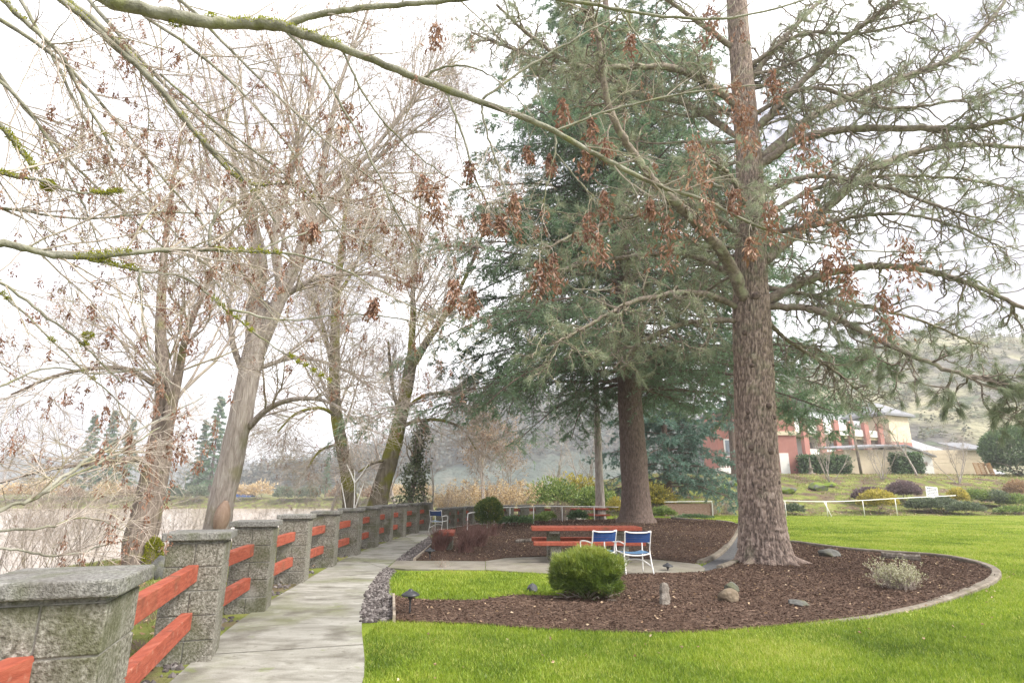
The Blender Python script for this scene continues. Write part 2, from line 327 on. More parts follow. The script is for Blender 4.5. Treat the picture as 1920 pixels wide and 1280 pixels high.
def hgt(x, y):
    x = np.asarray(x, float); y = np.asarray(y, float)
    s = np.clip(fx(y) - .6 - x, 0, None)                          # metres outside the fence
    z = -0.05 * np.clip(s, 0, 3) - 0.11 * np.clip(s - 3, 0, 9) - 0.22 * np.clip(s - 12, 0, 14)
    z = np.maximum(z, -4.2)
    far = sst((y - 150) / 22) * (x < 60); z = z * (1 - far) + far * (0.3 + .01 * np.clip(y - 170, 0, 400))
    mid = sst((y - 45) / 40) * sst((x + 45) / 30); z = z * (1 - mid) + mid * -.6
    r = sst((y - 40.5 - .04 * x) / 17) * sst((x - 4) / 9); z = z * (1 - r) + r * 3.35
    z = z + .12 * (fbm(np.stack([x, y, 0 * x], -1), .35) - .5) * np.clip(np.maximum(s - .5, (y - 41)) / 4, 0, 1)
    return z
def bedh(x, y): return .02 + .30 * sst(1 - np.hypot(x - SPX, (y - SPY) * .8) / 9) * sst((y - 13) / 4) + .05 * (fbm(np.stack([x, y, 0 * x], -1), .9) - .3)
# ------------------------------------------------------------------ ground sheets
def sheet(name, poly, z, mat, step=.35, hf=None, skirt=0.0):
    poly = np.asarray(poly); lo, hi = poly.min(0), poly.max(0)
    gx, gy = np.meshgrid(np.arange(lo[0], hi[0], step), np.arange(lo[1], hi[1], step)); q = np.stack([gx.ravel(), gy.ravel()], 1)
    q += rng.normal(0, step * .12, q.shape)
    cen = poly.mean(0); q = q[inpoly(q[:, 0], q[:, 1], cen + (poly - cen) * .985)]
    pts = [Vector(p) for p in np.vstack([poly, q])]; n = len(poly)
    v, e, f, *_ = delaunay_2d_cdt(pts, [(i, (i + 1) % n) for i in range(n)], [], 1, 1e-4)
    V = np.array([p[:] for p in v]); f = np.array([t for t in f if len(t) == 3])
    a = V[f]; area = np.cross(a[:, 1] - a[:, 0], a[:, 2] - a[:, 0]); f[area < 0] = f[area < 0][:, ::-1]
    zz = np.full(len(V), z) if hf is None else hf(V[:, 0], V[:, 1])
    mb = MB(); mb.add(np.column_stack([V, zz]), f)
    if skirt:
        zt = np.full(n, z) if hf is None else hf(poly[:, 0], poly[:, 1])
        T = np.column_stack([poly, zt]); B = T - [0, 0, skirt]; i = np.arange(n); j = (i + 1) % n
        mb.add(np.vstack([T, B]), np.stack([i, j, j + n, i + n], 1))
    return struct(mb.build(name, mat))
def band(name, line, width, z0, z1, mat, bev=.02, kind=None):
    z1 = np.broadcast_to(np.asarray(z1, float), (len(line),))       # kerb or edging board along a plan line
    line = np.asarray(line); t = norm(np.gradient(line, axis=0)); nn = np.stack([t[:, 1], -t[:, 0]], 1); k = len(line)
    prof = [(-width / 2, z0 + 0 * z1), (-width / 2, z1 - bev), (-width / 2 + bev, z1), (width / 2 - bev, z1), (width / 2, z1 - bev), (width / 2, z0 + 0 * z1)]
    V = np.stack([np.column_stack([line + nn * a, b]) for a, b in prof], 1)
    V[:, 1:5, 2] += (.012 * (fbm(V[:, 1:5] * [1, 1, 0], 1.3) - .5))
    m = len(prof); i = np.arange(m - 1); b = np.arange(k - 1)[:, None] * m
    q = np.stack([b + i, b + m + i, b + m + i + 1, b + i + 1], -1).reshape(-1, 4)
    mb = MB(); mb.add(V.reshape(-1, 3), q); mb.T.append((np.array([list(range(m))]), 0)); mb.T.append((np.array([list(range(m))[::-1]]) + (k - 1) * m, 0))
    return mb.build(name, mat)
def ground_mat():
    m, nt, N, L = newmat('ground_cover'); out = N('ShaderNodeOutputMaterial'); b = N('ShaderNodeBsdfPrincipled'); L(b.outputs[0], out.inputs[0])
    b.inputs['Roughness'].default_value = .95; b.inputs['Specular IOR Level'].default_value = .1
    g = N('ShaderNodeNewGeometry'); at = N('ShaderNodeAttribute', attribute_name='var')
    def nz(sc, det=6):
        n = N('ShaderNodeTexNoise'); n.inputs['Scale'].default_value = sc; n.inputs['Detail'].default_value = det; L(g.outputs['Position'], n.inputs['Vector']); return n.outputs[0]
    a = ramp(N, [(.3, (.09, .125, .015)), (.5, (.17, .23, .025)), (.7, (.27, .32, .045))]); L(nz(.55), a.inputs[0])       # lawn
    c = ramp(N, [(.30, (.075, .055, .038)), (.44, (.15, .115, .075)), (.52, (.13, .15, .04)), (.62, (.19, .21, .055)), (.75, (.30, .25, .13))]); L(nz(.9, 9), c.inputs[0])   # bank and slope
    mx = N('ShaderNodeMix', data_type='RGBA'); L(at.outputs['Fac'], mx.inputs[0]); L(a.outputs[0], mx.inputs[6]); L(c.outputs[0], mx.inputs[7]); L(mx.outputs[2], b.inputs['Base Color'])
    bp = N('ShaderNodeBump'); bp.inputs['Strength'].default_value = .8; bp.inputs['Distance'].default_value = .05; L(nz(30, 8), bp.inputs['Height']); L(bp.outputs[0], b.inputs['Normal'])
    return m
def axis(a, b, near, step):
    s = [near[0]]
    x = np.arange(near[0], near[1] + step, step)
    up = [x[-1]]; d = step
    while up[-1] < b: d *= 1.13; up.append(up[-1] + d)
    dn = [x[0]]; d = step
    while dn[-1] > a: d *= 1.13; dn.append(dn[-1] - d)
    return np.concatenate([np.array(dn[1:])[::-1], x, np.array(up[1:])])
ax, ay = axis(-900, 900, (-30, 40), .7), axis(-40, 1500, (-4, 62), .7)
gx, gy = np.meshgrid(ax, ay); z = hgt(gx, gy)
nx, ny = len(ax), len(ay); i = np.arange(nx - 1); j = np.arange(ny - 1)[:, None] * nx
q = np.stack([j + i, j + i + 1, j + nx + i + 1, j + nx + i], -1).reshape(-1, 4)
bank = np.clip((fx(gy) + .9 - gx) / .8, 0, 1); bank = np.maximum(bank, sst((gy - 40.2 - .04 * gx) / 1.2)); bank = np.where((gy > 34) & (gx < 6), np.maximum(bank, sst((gy - 34) / 4)), bank)
mb = MB(); mb.add(np.stack([gx, gy, z], -1).reshape(-1, 3), q, 0, bank.ravel()); struct(mb.build('ground', ground_mat(), smooth=True))
# river
def water_mat():
    m, nt, N, L = newmat('muddy_water'); out = N('ShaderNodeOutputMaterial'); b = N('ShaderNodeBsdfPrincipled'); L(b.outputs[0], out.inputs[0])
    b.inputs['Base Color'].default_value = (.40, .33, .26, 1); b.inputs['Roughness'].default_value = .22; b.inputs['Specular IOR Level'].default_value = .5
    g = N('ShaderNodeNewGeometry'); mp = N('ShaderNodeMapping'); mp.inputs['Scale'].default_value = (.5, 1.6, 1); L(g.outputs['Position'], mp.inputs[0])
    n = N('ShaderNodeTexNoise'); n.inputs['Scale'].default_value = 1.1; n.inputs['Detail'].default_value = 5; L(mp.outputs[0], n.inputs['Vector'])
    bp = N('ShaderNodeBump'); bp.inputs['Strength'].default_value = .35; bp.inputs['Distance'].default_value = .25; L(n.outputs[0], bp.inputs['Height']); L(bp.outputs[0], b.inputs['Normal']); return m
mb = MB(); mb.add([[-880, -38, WATER], [40, -38, WATER], [40, 190, WATER], [-880, 190, WATER]], [[0, 1, 2, 3]]); struct(mb.build('river', water_mat()))
# hard surfaces
sheet('path', path_poly, .012, M['concrete'], .5, skirt=.1)
mb = MB()
for k in (15, 21, 27, 33, 39, 45):                     # tooled joints across the path
    a, b = path_r[k], path_l[k]; d = norm(b - a); nn = np.array([d[1], -d[0]]) * .006
    mb.add([[*(a + nn), .0165], [*(a - nn), .0165], [*(b - nn), .0165], [*(b + nn), .0165]], [[0, 1, 2, 3]])
struct(mb.build('path_joint', surf('dark_joint', [(.3, (.07, .06, .05)), (.7, (.13, .12, .10))], 20, .95)))
sheet('gravel_strip', gravel_poly, .006, M['gravel'], .2)
sheet('gravel_corner', gravel2_poly, .006, M['gravel'], .2)
sheet('concrete_walk', strip_poly, .03, M['patio'], .4, skirt=.12)
sheet('patio', patio_poly, .034, M['patio'], .4, skirt=.14)
sheet('asphalt_walk', walk_poly, .014, M['asphalt'], .4)
sheet('mulch_ground', bed_poly, .02, M['mulch'], .3, hf=bedh, skirt=.1)
ringh = lambda x, y: .022 + .05 * fbm(np.stack([x, y, 0 * x], -1), 1.1) * sst((y - 6.9) / 1.5)
sheet('mulch_ring', ring_poly, .022, M['mulch'], .25, hf=ringh, skirt=.08)
kl = np.vstack([ring_out[:-1], spline(g2([(1640, 1155), (1560, 1164), (1480, 1173)]), 9)])
tag(band('concrete_kerb', kl, .15, -.08, np.interp(np.arange(len(kl)), [0, 20, 34, 46, 56], [.12, .11, .075, .035, .0]), M['curb']), 'curved concrete kerb around the mulch bed of the big pine', 'kerb')
tag(band('concrete_kerb', spline(g2([(1345, 977), (1372, 981), (1384, 992), (1373, 1014), (1348, 1041), (1313, 1058)]), 24), .15, -.05, .09, M['curb']), 'pale concrete kerb curling round the mulch bed behind the picnic table', 'kerb')
tag(band('concrete_kerb', spline(g2([(1350, 1069), (1388, 1054), (1418, 1040)]), 10), .14, -.05, .1, M['curb']), 'short concrete kerb at the foot of the big pine beside the asphalt walk', 'kerb')
wood = surf('old_edging_wood', [(.3, (.20, .16, .12)), (.7, (.38, .33, .27))], 6, .9, .3)
tag(band('edging_board', g2([(737.5, 1124), (738, 1145), (738.5, 1168)]), .035, -.05, .09, wood, .004), 'thin wooden edging board between the dark gravel and front mulch', 'edging')
tag(band('edging_board', g2([(776, 1053), (792, 1039), (808, 1025)]), .04, -.05, .08, wood, .004), 'slanting wooden edging board beside the small gravel corner', 'edging')
# ------------------------------------------------------------------ chips, pebbles, grass, leaves
def scatter(poly, dens, n=None):
    poly = np.asarray(poly); lo, hi = poly.min(0), poly.max(0); n = int(dens * np.prod(hi - lo))
    q = lo + rng.random((n, 2)) * (hi - lo); return q[inpoly(q[:, 0], q[:, 1], poly)]
def flatdir(n, up=.25): d = rng.normal(size=(n, 3)); d[:, 2] *= up; return norm(d)
mb = MB()
for poly, hf, dens in ((ring_poly, ringh, 1500), (bed_poly, bedh, 500)):
    q = scatter(poly, dens); z = hf(q[:, 0], q[:, 1]) + .003 + .012 * rng.random(len(q))
    n = len(q); k = np.hypot(q[:, 0], q[:, 1])
    mb.leaf(np.column_stack([q, z]), flatdir(n), rng.uniform(.012, .045, n) * (1 + .03 * k), rng.uniform(.006, .016, n) * (1 + .03 * k), 0, rng.beta(1.6, 2.6, n), .15)
for poly, hf, dens in ((ring_poly, ringh, 110), (bed_poly, bedh, 40)):
    q = scatter(poly, dens); n = len(q); z = hf(q[:, 0], q[:, 1]) + .012
    mb.tri(np.column_stack([q, z]), flatdir(n, .1), rng.uniform(.08, .2, n), .006, 0, np.full(n, .97))
struct(mb.build('mulch_chips', M['chip']), 'stuff')
def pebbles(mb, q, z, size, var):
    ico = bmesh.new(); bmesh.ops.create_icosphere(ico, subdivisions=1, radius=1); ico.verts.index_update()
    V0 = np.array([v.co[:] for v in ico.verts]); F0 = np.array([[v.index for v in f.verts] for f in ico.faces]); ico.free()
    n = len(q); V = V0[None] * size[:, None, None] * rng.uniform(.6, 1.3, (n, 1, 3)) * rng.uniform(.75, 1.2, (n, len(V0), 1)) + np.column_stack([q, z])[:, None, :]
    mb.add(V.reshape(-1, 3), (np.arange(n)[:, None, None] * len(V0) + F0[None]).reshape(-1, 3), 0, np.repeat(var, len(V0)))
mb = MB()
for poly in (gravel_poly, gravel2_poly):
    q = scatter(poly, 620); n = len(q); pebbles(mb, q, np.full(n, .012), rng.uniform(.014, .036, n), rng.random(n))
struct(mb.build('gravel_stones', M['pebble']), 'stuff')
mb = MB(); k = np.arange(11, 50); pts = path_l[k] + [-.12, 0]      # stones along the fence foot
q = np.repeat(pts, 26, 0) + rng.normal(0, .1, (len(pts) * 26, 2)) + [-.1, 0]; n = len(q); pebbles(mb, q, np.full(n, -.0), rng.uniform(.012, .04, n), rng.random(n))
struct(mb.build('fence_foot_stones', M['pebble']), 'stuff')
def blades(mb, q, z, hmin, hmax, wd, var, lean=.45):
    n = len(q); d = rng.normal(size=(n, 3)) * lean; d[:, 2] = 1; d = norm(d); hh = rng.uniform(hmin, hmax, n)
    a = rng.uniform(0, 2 * math.pi, n); side = np.column_stack([np.cos(a), np.sin(a), 0 * a]); wd = np.broadcast_to(wd, (n,))[:, None] / 2
    p = np.column_stack([q, z]); mid = p + d * hh[:, None] * .55; d2 = norm(d + np.column_stack([rng.normal(0, .5, (n, 2)), np.full(n, -.15)])); tip = mid + d2 * hh[:, None] * .5
    V = np.stack([p - side * wd, p + side * wd, mid + side * wd * .8, mid - side * wd * .8, tip], 1).reshape(-1, 3); b = np.arange(n)[:, None] * 5
    mb.T.append((b + mb.n + [0, 1, 2, 3], 0)); mb.add(V, b + [3, 2, 4], 0, np.repeat(var, 5))
polys_no = [path_poly, ring_poly, bed_poly, strip_poly, patio_poly, walk_poly, gravel_poly, gravel2_poly, patch_poly]
def lawn_pts(x0, x1, y0, y1, dens):
    n = int((x1 - x0) * (y1 - y0) * dens); q = np.column_stack([rng.uniform(x0, x1, n), rng.uniform(y0, y1, n)])
    ok = (np.abs(q[:, 0]) < (q[:, 1] + .4) * .95 + .5) & (q[:, 0] > np.interp(q[:, 1], path_r[:, 1], path_r[:, 0]) + .015)
    for p in polys_no: ok &= ~inpoly(q[:, 0], q[:, 1], p)
    return q[ok]
gv = lambda q: np.clip(-.12 + 1.15 * fbm(np.column_stack([q, 0 * q[:, 0]]), .8, 4) + .35 * (fbm(np.column_stack([q, 0 * q[:, 0]]), 5, 2) - .5) + rng.normal(0, .2, len(q)) + .012 * q[:, 0], 0, 1)
mb = MB()
for (x0, x1, y0, y1, dn, h0, h1, wd) in ((-1.6, 8, 3.2, 7.6, 7000, .025, .06, .005), (-1.6, 14, 7.6, 13, 3000, .025, .055, .007), (4, 26, 13, 22, 900, .03, .055, .013), (4, 45, 22, 41.5, 330, .03, .06, .025)):
    q = lawn_pts(x0, x1, y0, y1, dn)
    edge = rng.random(len(q)) < .04; hs = np.where(edge, 1.5, 1.0)
    vq = gv(q); vq = np.where(rng.random(len(q)) < .05 + .12 * (fbm(np.column_stack([q, 0 * q[:, 0]]) + 30, 1.6, 2) > .60), 1.0, vq); blades(mb, q, 0 * q[:, 0], h0, h1, wd, vq)
q = scatter(patch_poly, 3500); blades(mb, q, 0 * q[:, 0], .03, .09, .010, np.clip(gv(q) + .05, 0, 1), .8)
struct(mb.build('lawn_grass', M['grass']), 'stuff')
mb = MB()                                                          # rough growth on the river bank and the slope
q = np.column_stack([rng.uniform(-26, -2, 120000), rng.uniform(2, 40, 120000)]); q = q[(q[:, 0] < fx(q[:, 1]) - .35) & (q[:, 0] > -q[:, 1] * 1.05 - 1)]
keep = fbm(np.column_stack([q, 0 * q[:, 0]]), .6) > np.where(q[:, 0] > fx(q[:, 1]) - 2.5, .36, .42); q = q[keep]; zz = hgt(q[:, 0], q[:, 1]); q = q[zz > WATER + .2]; zz = zz[zz > WATER + .2]
blades(mb, q, zz, .05, .16, .012, np.clip(.45 + rng.normal(0, .22, len(q)), 0, 1), .9)
q = np.column_stack([rng.uniform(6, 75, 60000), rng.uniform(41, 62, 60000)]); q = q[fbm(np.column_stack([q, 0 * q[:, 0]]), .3) > .47]
blades(mb, q, hgt(q[:, 0], q[:, 1]), .06, .16, .04, np.clip(.35 + rng.normal(0, .2, len(q)), 0, 1), .9)
struct(mb.build('rough_grass', M['rough']), 'stuff')
mb = MB(); M['deadleaf'] = leafmat('fallen_leaf', [(0, (.16, .08, .04)), (.6, (.34, .21, .11)), (1, (.55, .43, .28))], .2)
q = np.column_stack([rng.uniform(-20, -2.6, 9000), rng.uniform(3, 32, 9000)]); q = q[q[:, 0] < fx(q[:, 1]) - .3]
mb.leaf(np.column_stack([q, hgt(q[:, 0], q[:, 1]) + .03]), flatdir(len(q), .3), rng.uniform(.04, .09, len(q)), rng.uniform(.03, .05, len(q)), 0, rng.random(len(q)))
q = np.column_stack([rng.uniform(8, 60, 5000), rng.uniform(42, 60, 5000)])
mb.leaf(np.column_stack([q, hgt(q[:, 0], q[:, 1]) + .05]), flatdir(len(q), .3), .14, .09, 0, rng.random(len(q)))
for poly, hf in ((ring_poly, ringh), (bed_poly, bedh)):
    q = scatter(poly, 7); mb.leaf(np.column_stack([q, hf(q[:, 0], q[:, 1]) + .02]), flatdir(len(q), .3), .05, .03, 0, .6 + .4 * rng.random(len(q)))
q = lawn_pts(-1, 14, 3.5, 16, 2.2); mb.leaf(np.column_stack([q, 0 * q[:, 0] + .05]), flatdir(len(q), .3), .04, .025, 0, .5 + .5 * rng.random(len(q)))
struct(mb.build('fallen_leaves', M['deadleaf']), 'stuff')
# ------------------------------------------------------------------ fence: block posts with red rails
def block_mesh(seed, ncourse, wdt=.50, ch=.213):
    r = np.random.default_rng(seed); mb = MB(); h = ncourse * ch
    mb.box((0, 0, h / 2), (wdt - .022, wdt - .022, h), 1)
    for c in range(ncourse):
        z = c * ch + ch / 2
        for s in (-1, 1):
            a = wdt / 2 - .004
            size = (a, wdt, ch - .009) if c % 2 == ncourse % 2 - 1 or (c % 2 == (ncourse - 1) % 2) else (wdt, a, ch - .009)
            off = (s * wdt / 4, 0) if size[0] < size[1] else (0, s * wdt / 4)
            mb.box((off[0], off[1], z), (size[0] - .004, size[1] + r.uniform(-.004, .004), size[2]), 0, bev=.006)
    return mb, h
def rails_between(root, a, b, ha, zs, wdt=.50):
    d = b - a; Ls = np.linalg.norm(d); u = d / Ls; rot = math.atan2(u[1], u[0])
    for z0 in zs:
        mb = MB(); c = (a + b) / 2
        mb.box((c[0], c[1], z0 + .075), (Ls - wdt + .10, .095, .15), 0, rot=rot, bev=.007); mb.build('rail', M['redwood'], root)
def fence(name, label, centers, ncourse, zs, ch=.213):
    root = thing(name, label, 'fence', (0, 0, 0))
    c = np.array(centers); t = norm(np.gradient(c, axis=0)); posts = []
    protos = []
    for i, p in enumerate(c):
        rot = math.atan2(t[i, 1], t[i, 0]) - math.pi / 2 + (.06 if i < 6 else 0)
        if i < 3:
            mb, h = block_mesh(i, ncourse, ch=ch); o = mb.build('post', [M['block'], M['mortar']], local(root))
            k = MB(); k.box((0, 0, h + .012), (.47, .47, .024), 0); k.box((0, 0, h + .024 + .036), (.585, .585, .072), 0, bev=.010)
            cp = k.build('cap', M['cap'], o); protos.append((o, cp))
        else:
            o0, c0 = protos[i % 3]; o = o0.copy(); COL.objects.link(o); o.parent = root; cp = c0.copy(); COL.objects.link(cp); cp.parent = o
        o.location = (p[0], p[1], -.02); o.rotation_euler = (0, 0, rot)
    root['_o'] = [0.0, 0.0, 0.0]
    for i in range(len(c) - 1): rails_between(root, c[i], c[i + 1], 0, zs)
    return root
corner = g2([(391, 1243), (493, 1149), (567, 1094), (622, 1064), (668, 1042), (703, 1027), (730, 1015), (755, 1007), (780, 1000), (803, 994)])
c0 = G(198, 1100, 1.115)[:2]
corner = np.vstack([[c0[0] - .03, c0[1] + .05], corner])
tt = norm(np.gradient(corner, axis=0)); tt[0] = tt[1]
cen = corner + tt * .26 - np.stack([tt[:, 1], -tt[:, 0]], 1) * .25
cen = np.vstack([[cen[0][0] + .36, cen[0][1] - 2.1], cen])
fence('block_post_fence', 'long fence of mossy block posts with red rails along the left side of the path', cen, 5, (.70, .285))
farp = [P(px, 985, Y)[:2] for px, Y in ((830, 27.0), (845, 28.2), (861.5, 29.4), (880, 30.6), (900, 31.8), (925, 33), (952, 33.9), (982, 34.4), (1012, 34.6), (1042, 34.6))]
fence('block_post_fence', 'far run of block posts with red rails beyond the folding chair at the path bend', farp, 4, (.53, .19), .2)
# metal plate set in the path
mb = MB(); c = G(418, 1247); mb.lathe([(0.001, .022), (.15, .022), (.16, .013)], (c[0], c[1], 0), 24); o = mb.build('drain_cover', surf('dark_plate', [(.3, (.05, .05, .06)), (.7, (.12, .12, .13))], 9, .6)); o.scale = (1, .85, 1)
tag(o, 'round dark drain cover in the path at the foot of a block post', 'drain cover')
# ------------------------------------------------------------------ picnic table
def picnic(name, label, loc, rot, group=None, Lt=2.42):
    r = local(thing(name, label, 'picnic table', loc, rotz=rot))
    b = MB()
    for k in range(3): b.box((0, -.255 + k * .255, .735), (Lt, .248, .085), 0, bev=.01)
    b.build('tabletop', M['redwood'], r)
    for s in (-1, 1):
        b = MB(); b.box((0, s * .66, .43), (Lt - .05, .27, .085), 0, bev=.01); b.build('bench', M['redwood'], r)
    for s in (-1, 1):
        b = MB(); x = s * .74
        b.box((x, 0, .345), (.30, .34, .69), 0, bev=.02)
        b.box((x, 0, .66), (.24, .70, .07), 0, bev=.01)
        for q in (-1, 1): b.box((x, q * .62, .185), (.24, .26, .40), 0, bev=.02)
        b.box((x, 0, .30), (.16, 1.0, .14), 0, bev=.01); b.build('pedestal', M['block'], r)
    return r
pc = G(1040, 1059); picnic('picnic_table', 'red picnic table on stout concrete pedestals standing on the patio', (1.70, pc[1] + .75, .034), R(0), None, 2.5).scale = (1, 1, .94)
pf = P(1098, 960, 33); picnic('picnic_table', 'small distant red picnic table seen under the conifers beyond the white rail', (pf[0], pf[1], -.05), R(4))
# bench at the path edge
c = G(832, 1033); r = local(thing('bench', 'low red topped bench on a concrete block base at the path edge', 'bench', (c[0], c[1] + .6, 0), rotz=R(4)))
b = MB(); b.box((0, 0, .44), (.46, 1.4, .10), 0, bev=.012); b.build('seat', M['redwood'], r)
b = MB(); b.box((0, -.35, .2), (.36, .40, .40), 0, bev=.015); b.box((0, .40, .2), (.36, .40, .40), 0, bev=.015); b.build('base', M['block'], r)
# ------------------------------------------------------------------ strap chairs
def arc(p, q, n=6): return spline(np.array(p, float), n)
def chair(label, loc, rot, sc=1.0, first=None):
    if first: return dup(first, loc, rot, sc, label)
    r = local(thing('patio_chair', label, 'chair', loc, 'blue and white strap chairs', rot)); rad = .0135
    b = MB(); tb = lambda p, n=10: b.tubes(spline(np.array(p, float), n), np.full(n, rad), 8)
    for s in (-1, 1):                                                # +y is the way the sitter faces
        x = s * .27
        tb([(x * 1.06, -.30, 0), (x, -.19, .42), (x * .98, -.245, .62), (x, -.30, .84)], 16)    # rear leg and upright
        tb([(x * 1.04, .27, 0), (x * 1.02, .24, .40)], 8)                                           # front leg
    tb([(-.27, -.30, .84), (-.14, -.335, .815), (.14, -.335, .815), (.27, -.30, .84)], 12)
    for y, zz in ((-.19, .40), (.24, .42)): tb([(-.275, y, zz), (-.1, y, zz - .03), (.1, y, zz - .03), (.275, y, zz)], 10)
    for s in (-1, 1): tb([(s * .265, -.19, .405), (s * .265, .24, .425)], 4)
    tb([(-.28, -.25, .16), (-.14, -.02, .27), (.14, -.02, .27), (.28, -.25, .16)], 14)
    b.build('frame', M['white'], r, smooth=True)
    for s in (-1, 1):
        b = MB(); x = s * .28; tb([(x * .98, -.215, .60), (x, 0, .62), (x * 1.02, .20, .61), (x * 1.02, .255, .57), (x * 1.0, .245, .40)], 16); b.build('armrest', M['white'], r, smooth=True)
    b = MB()
    for k in range(5):
        z = .625 + k * .043; n = 7; xs = np.linspace(-.268, .268, n); y = -.247 - (z - .62) * .25 - .035 * (1 - (xs / .27) ** 2)
        V = []
        for dz, dy in ((0, 0), (.040, -.010), (.040, -.015), (0, -.005)): V.append(np.column_stack([xs, y + dy, np.full(n, z + dz)]))
        V = np.stack(V, 1).reshape(-1, 3); i = np.arange(4); j = (i + 1) % 4; bb = np.arange(n - 1)[:, None] * 4
        b.add(V, np.stack([bb + i, bb + j, bb + 4 + j, bb + 4 + i], -1).reshape(-1, 4))
    b.build('backrest', M['strap'], r)
    b = MB()
    for k in range(9):
        y0 = -.18 + k * .046; n = 7; xs = np.linspace(-.265, .265, n); z = .425 - .03 * (1 - (xs / .27) ** 2)
        V = np.stack([np.column_stack([xs, np.full(n, y0 + a), z + h]) for a, h in ((0, 0), (.041, 0), (.041, .008), (0, .008))], 1).reshape(-1, 3)
        i = np.arange(4); j = (i + 1) % 4; bb = np.arange(n - 1)[:, None] * 4; b.add(V, np.stack([bb + i, bb + j, bb + 4 + j, bb + 4 + i], -1).reshape(-1, 4))
    b.build('seat', M['seat'], r); return r
a = G(1196, 1079, .034); ch = chair('blue strap chair with white tubular frame, its legs clear of the round green bush', (a[0] + .0, a[1] + .28, .034), R(9)); ch.scale = (.94, .94, .93)
a = G(1128, 1076, .034); chair('blue strap chair with white frame, half hidden behind the round green bush', (a[0], a[1] + .30, .034), R(20), (.94, .94, .93), ch)
a = P(822, 985, 24.5); chair('blue strap chair standing alone by the fence gap at the far end of the path', (a[0], a[1], .012), R(-20), 1.0, ch)
# ------------------------------------------------------------------ mushroom path lights
def pathlight(label, loc, tilt, first=None, sc=1.0):
    if first: o = dup(first, loc, 0, sc, label); o.rotation_euler = (tilt, tilt * .5, 0); return o
    r = local(thing('path_light', label, 'garden light', loc, 'mushroom garden lights'))
    b = MB(); b.lathe([(.012, -.05), (.012, .24)], (0, 0, 0), 10); b.lathe([(.04, .235), (.032, .20), (.012, .17)], (0, 0, 0), 12); b.build('stem', M['black'], r, smooth=True)
    b = MB(); b.lathe([(.112, .232), (.118, .240), (.09, .262), (.045, .285), (.03, .292), (.03, .302), (.018, .31), (.001, .312)], (0, 0, 0), 24); b.lathe([(.112, .232), (.04, .238), (.001, .24)], (0, 0, 0), 24); b.build('lamp_shade', M['black'], r, smooth=True)
    r.rotation_euler = (tilt, 0, 0); return r
a = G(768, 1156); pl = pathlight('black mushroom garden light in the front mulch next to the grass patch', (a[0], a[1], .02), 0.02)
a = G(806, 1050); pathlight('black mushroom garden light beside the bench and the bare purple shrubs', (a[0], a[1], -.06), -.06, pl, 1.1)
a = G(1252, 1072); pathlight('low black mushroom garden light on the patio edge beyond the chairs', (a[0], a[1], -.10), .05, pl, .9)
# ------------------------------------------------------------------ rocks and logs
def rock(name, label, loc, size, mat, seed, cat='rock', group=None, sink=.25, rot=0):
    bm = bmesh.new(); bmesh.ops.create_icosphere(bm, subdivisions=4, radius=1); V = np.array([v.co[:] for v in bm.verts])
    n = fbm(V + seed * 3.1, 1.1, 4); V = V * (.62 + .76 * n)[:, None]
    for k in range(5):                                               # knock flat facets off it
        d = norm(np.random.default_rng(seed * 10 + k).normal(size=3)); h = V @ d; V = V - np.clip(h - .72, 0, None)[:, None] * d
    for v, c in zip(bm.verts, V): v.co = Vector(c * np.array(size))
    mb = MB(); mb.bm(bm, 0, (loc[0], loc[1], loc[2] + size[2] * (1 - 2 * sink) * .8), rot); bm.free()
    return tag(mb.build(name, mat, origin=loc, smooth=True), label, cat, group)
def gz(px, py): a = G(px, py); return (a[0], a[1], float(ringh(a[0:1], a[1:2])[0]))
rock('rock', 'angular grey rock against the kerb right of the big pine', gz(1557, 1047), (.27, .17, .13), M['rock'], 1)
rock('rock', 'rounded tan rock in the middle of the mulch ring', gz(1366, 1132), (.15, .13, .12), M['tanrock'], 2)
rock('rock', 'small green grey rock leaning behind the rounded tan rock', gz(1372, 1114), (.11, .10, .11), M['rock'], 3)
rock('rock', 'flat grey stone lying nearly buried in the mulch ring', gz(1497, 1141), (.16, .11, .05), M['rock'], 4)
a = G(997, 1110); rock('rock', 'small dark domed stone in the grass patch left of the round bush', (a[0], a[1], 0), (.09, .08, .09), M['black'], 5, sink=.2)
a = G(296, 1088, -.2); rock('rock', 'pale grey boulder at the foot of the mossy riverside trunk', (a[0], a[1], float(hgt(a[0], a[1]))), (.32, .28, .3), M['rock'], 6)
def logobj(label, p0, p1, r0, r1, name='log'):
    n = 9; ln = np.linspace(0, 1, n)[:, None]; p0, p1 = np.array(p0), np.array(p1); pts = p0 + (p1 - p0) * ln + .006 * rng.normal(size=(n, 3))
    rad = (r0 + (r1 - r0) * ln[:, 0]) * (1 + .035 * rng.normal(size=n)); mb = MB(); mb.tubes(pts, rad, 10)
    return tag(mb.build(name, M['log'], origin=p0), label, 'log')
a = gz(1250, 1140); logobj('short weathered grey log set upright and leaning in the mulch right of the bush', (a[0] - .03, a[1], -.03), (a[0] + .05, a[1] + .24, .25), .085, .06)
a = gz(1664, 1053); logobj('weathered log lying by the kerb behind the pale tufted shrub', (a[0] - .05, a[1] + .12, .14), (a[0] + .55, a[1] - .32, .09), .075, .10)
a = G(980, 1020); logobj('small dark log in the mulch left of the picnic table', (a[0] - .2, a[1], .07), (a[0] + .35, a[1] + .1, .12), .07, .06)
a = G(1290, 976); zb = float(bedh(a[0], a[1])); logobj('long thin branch lying on the mulch right of the spruce trunk', (a[0] - .9, a[1] + .2, zb + .12), (a[0] + .7, a[1] - .5, zb + .02), .07, .05)
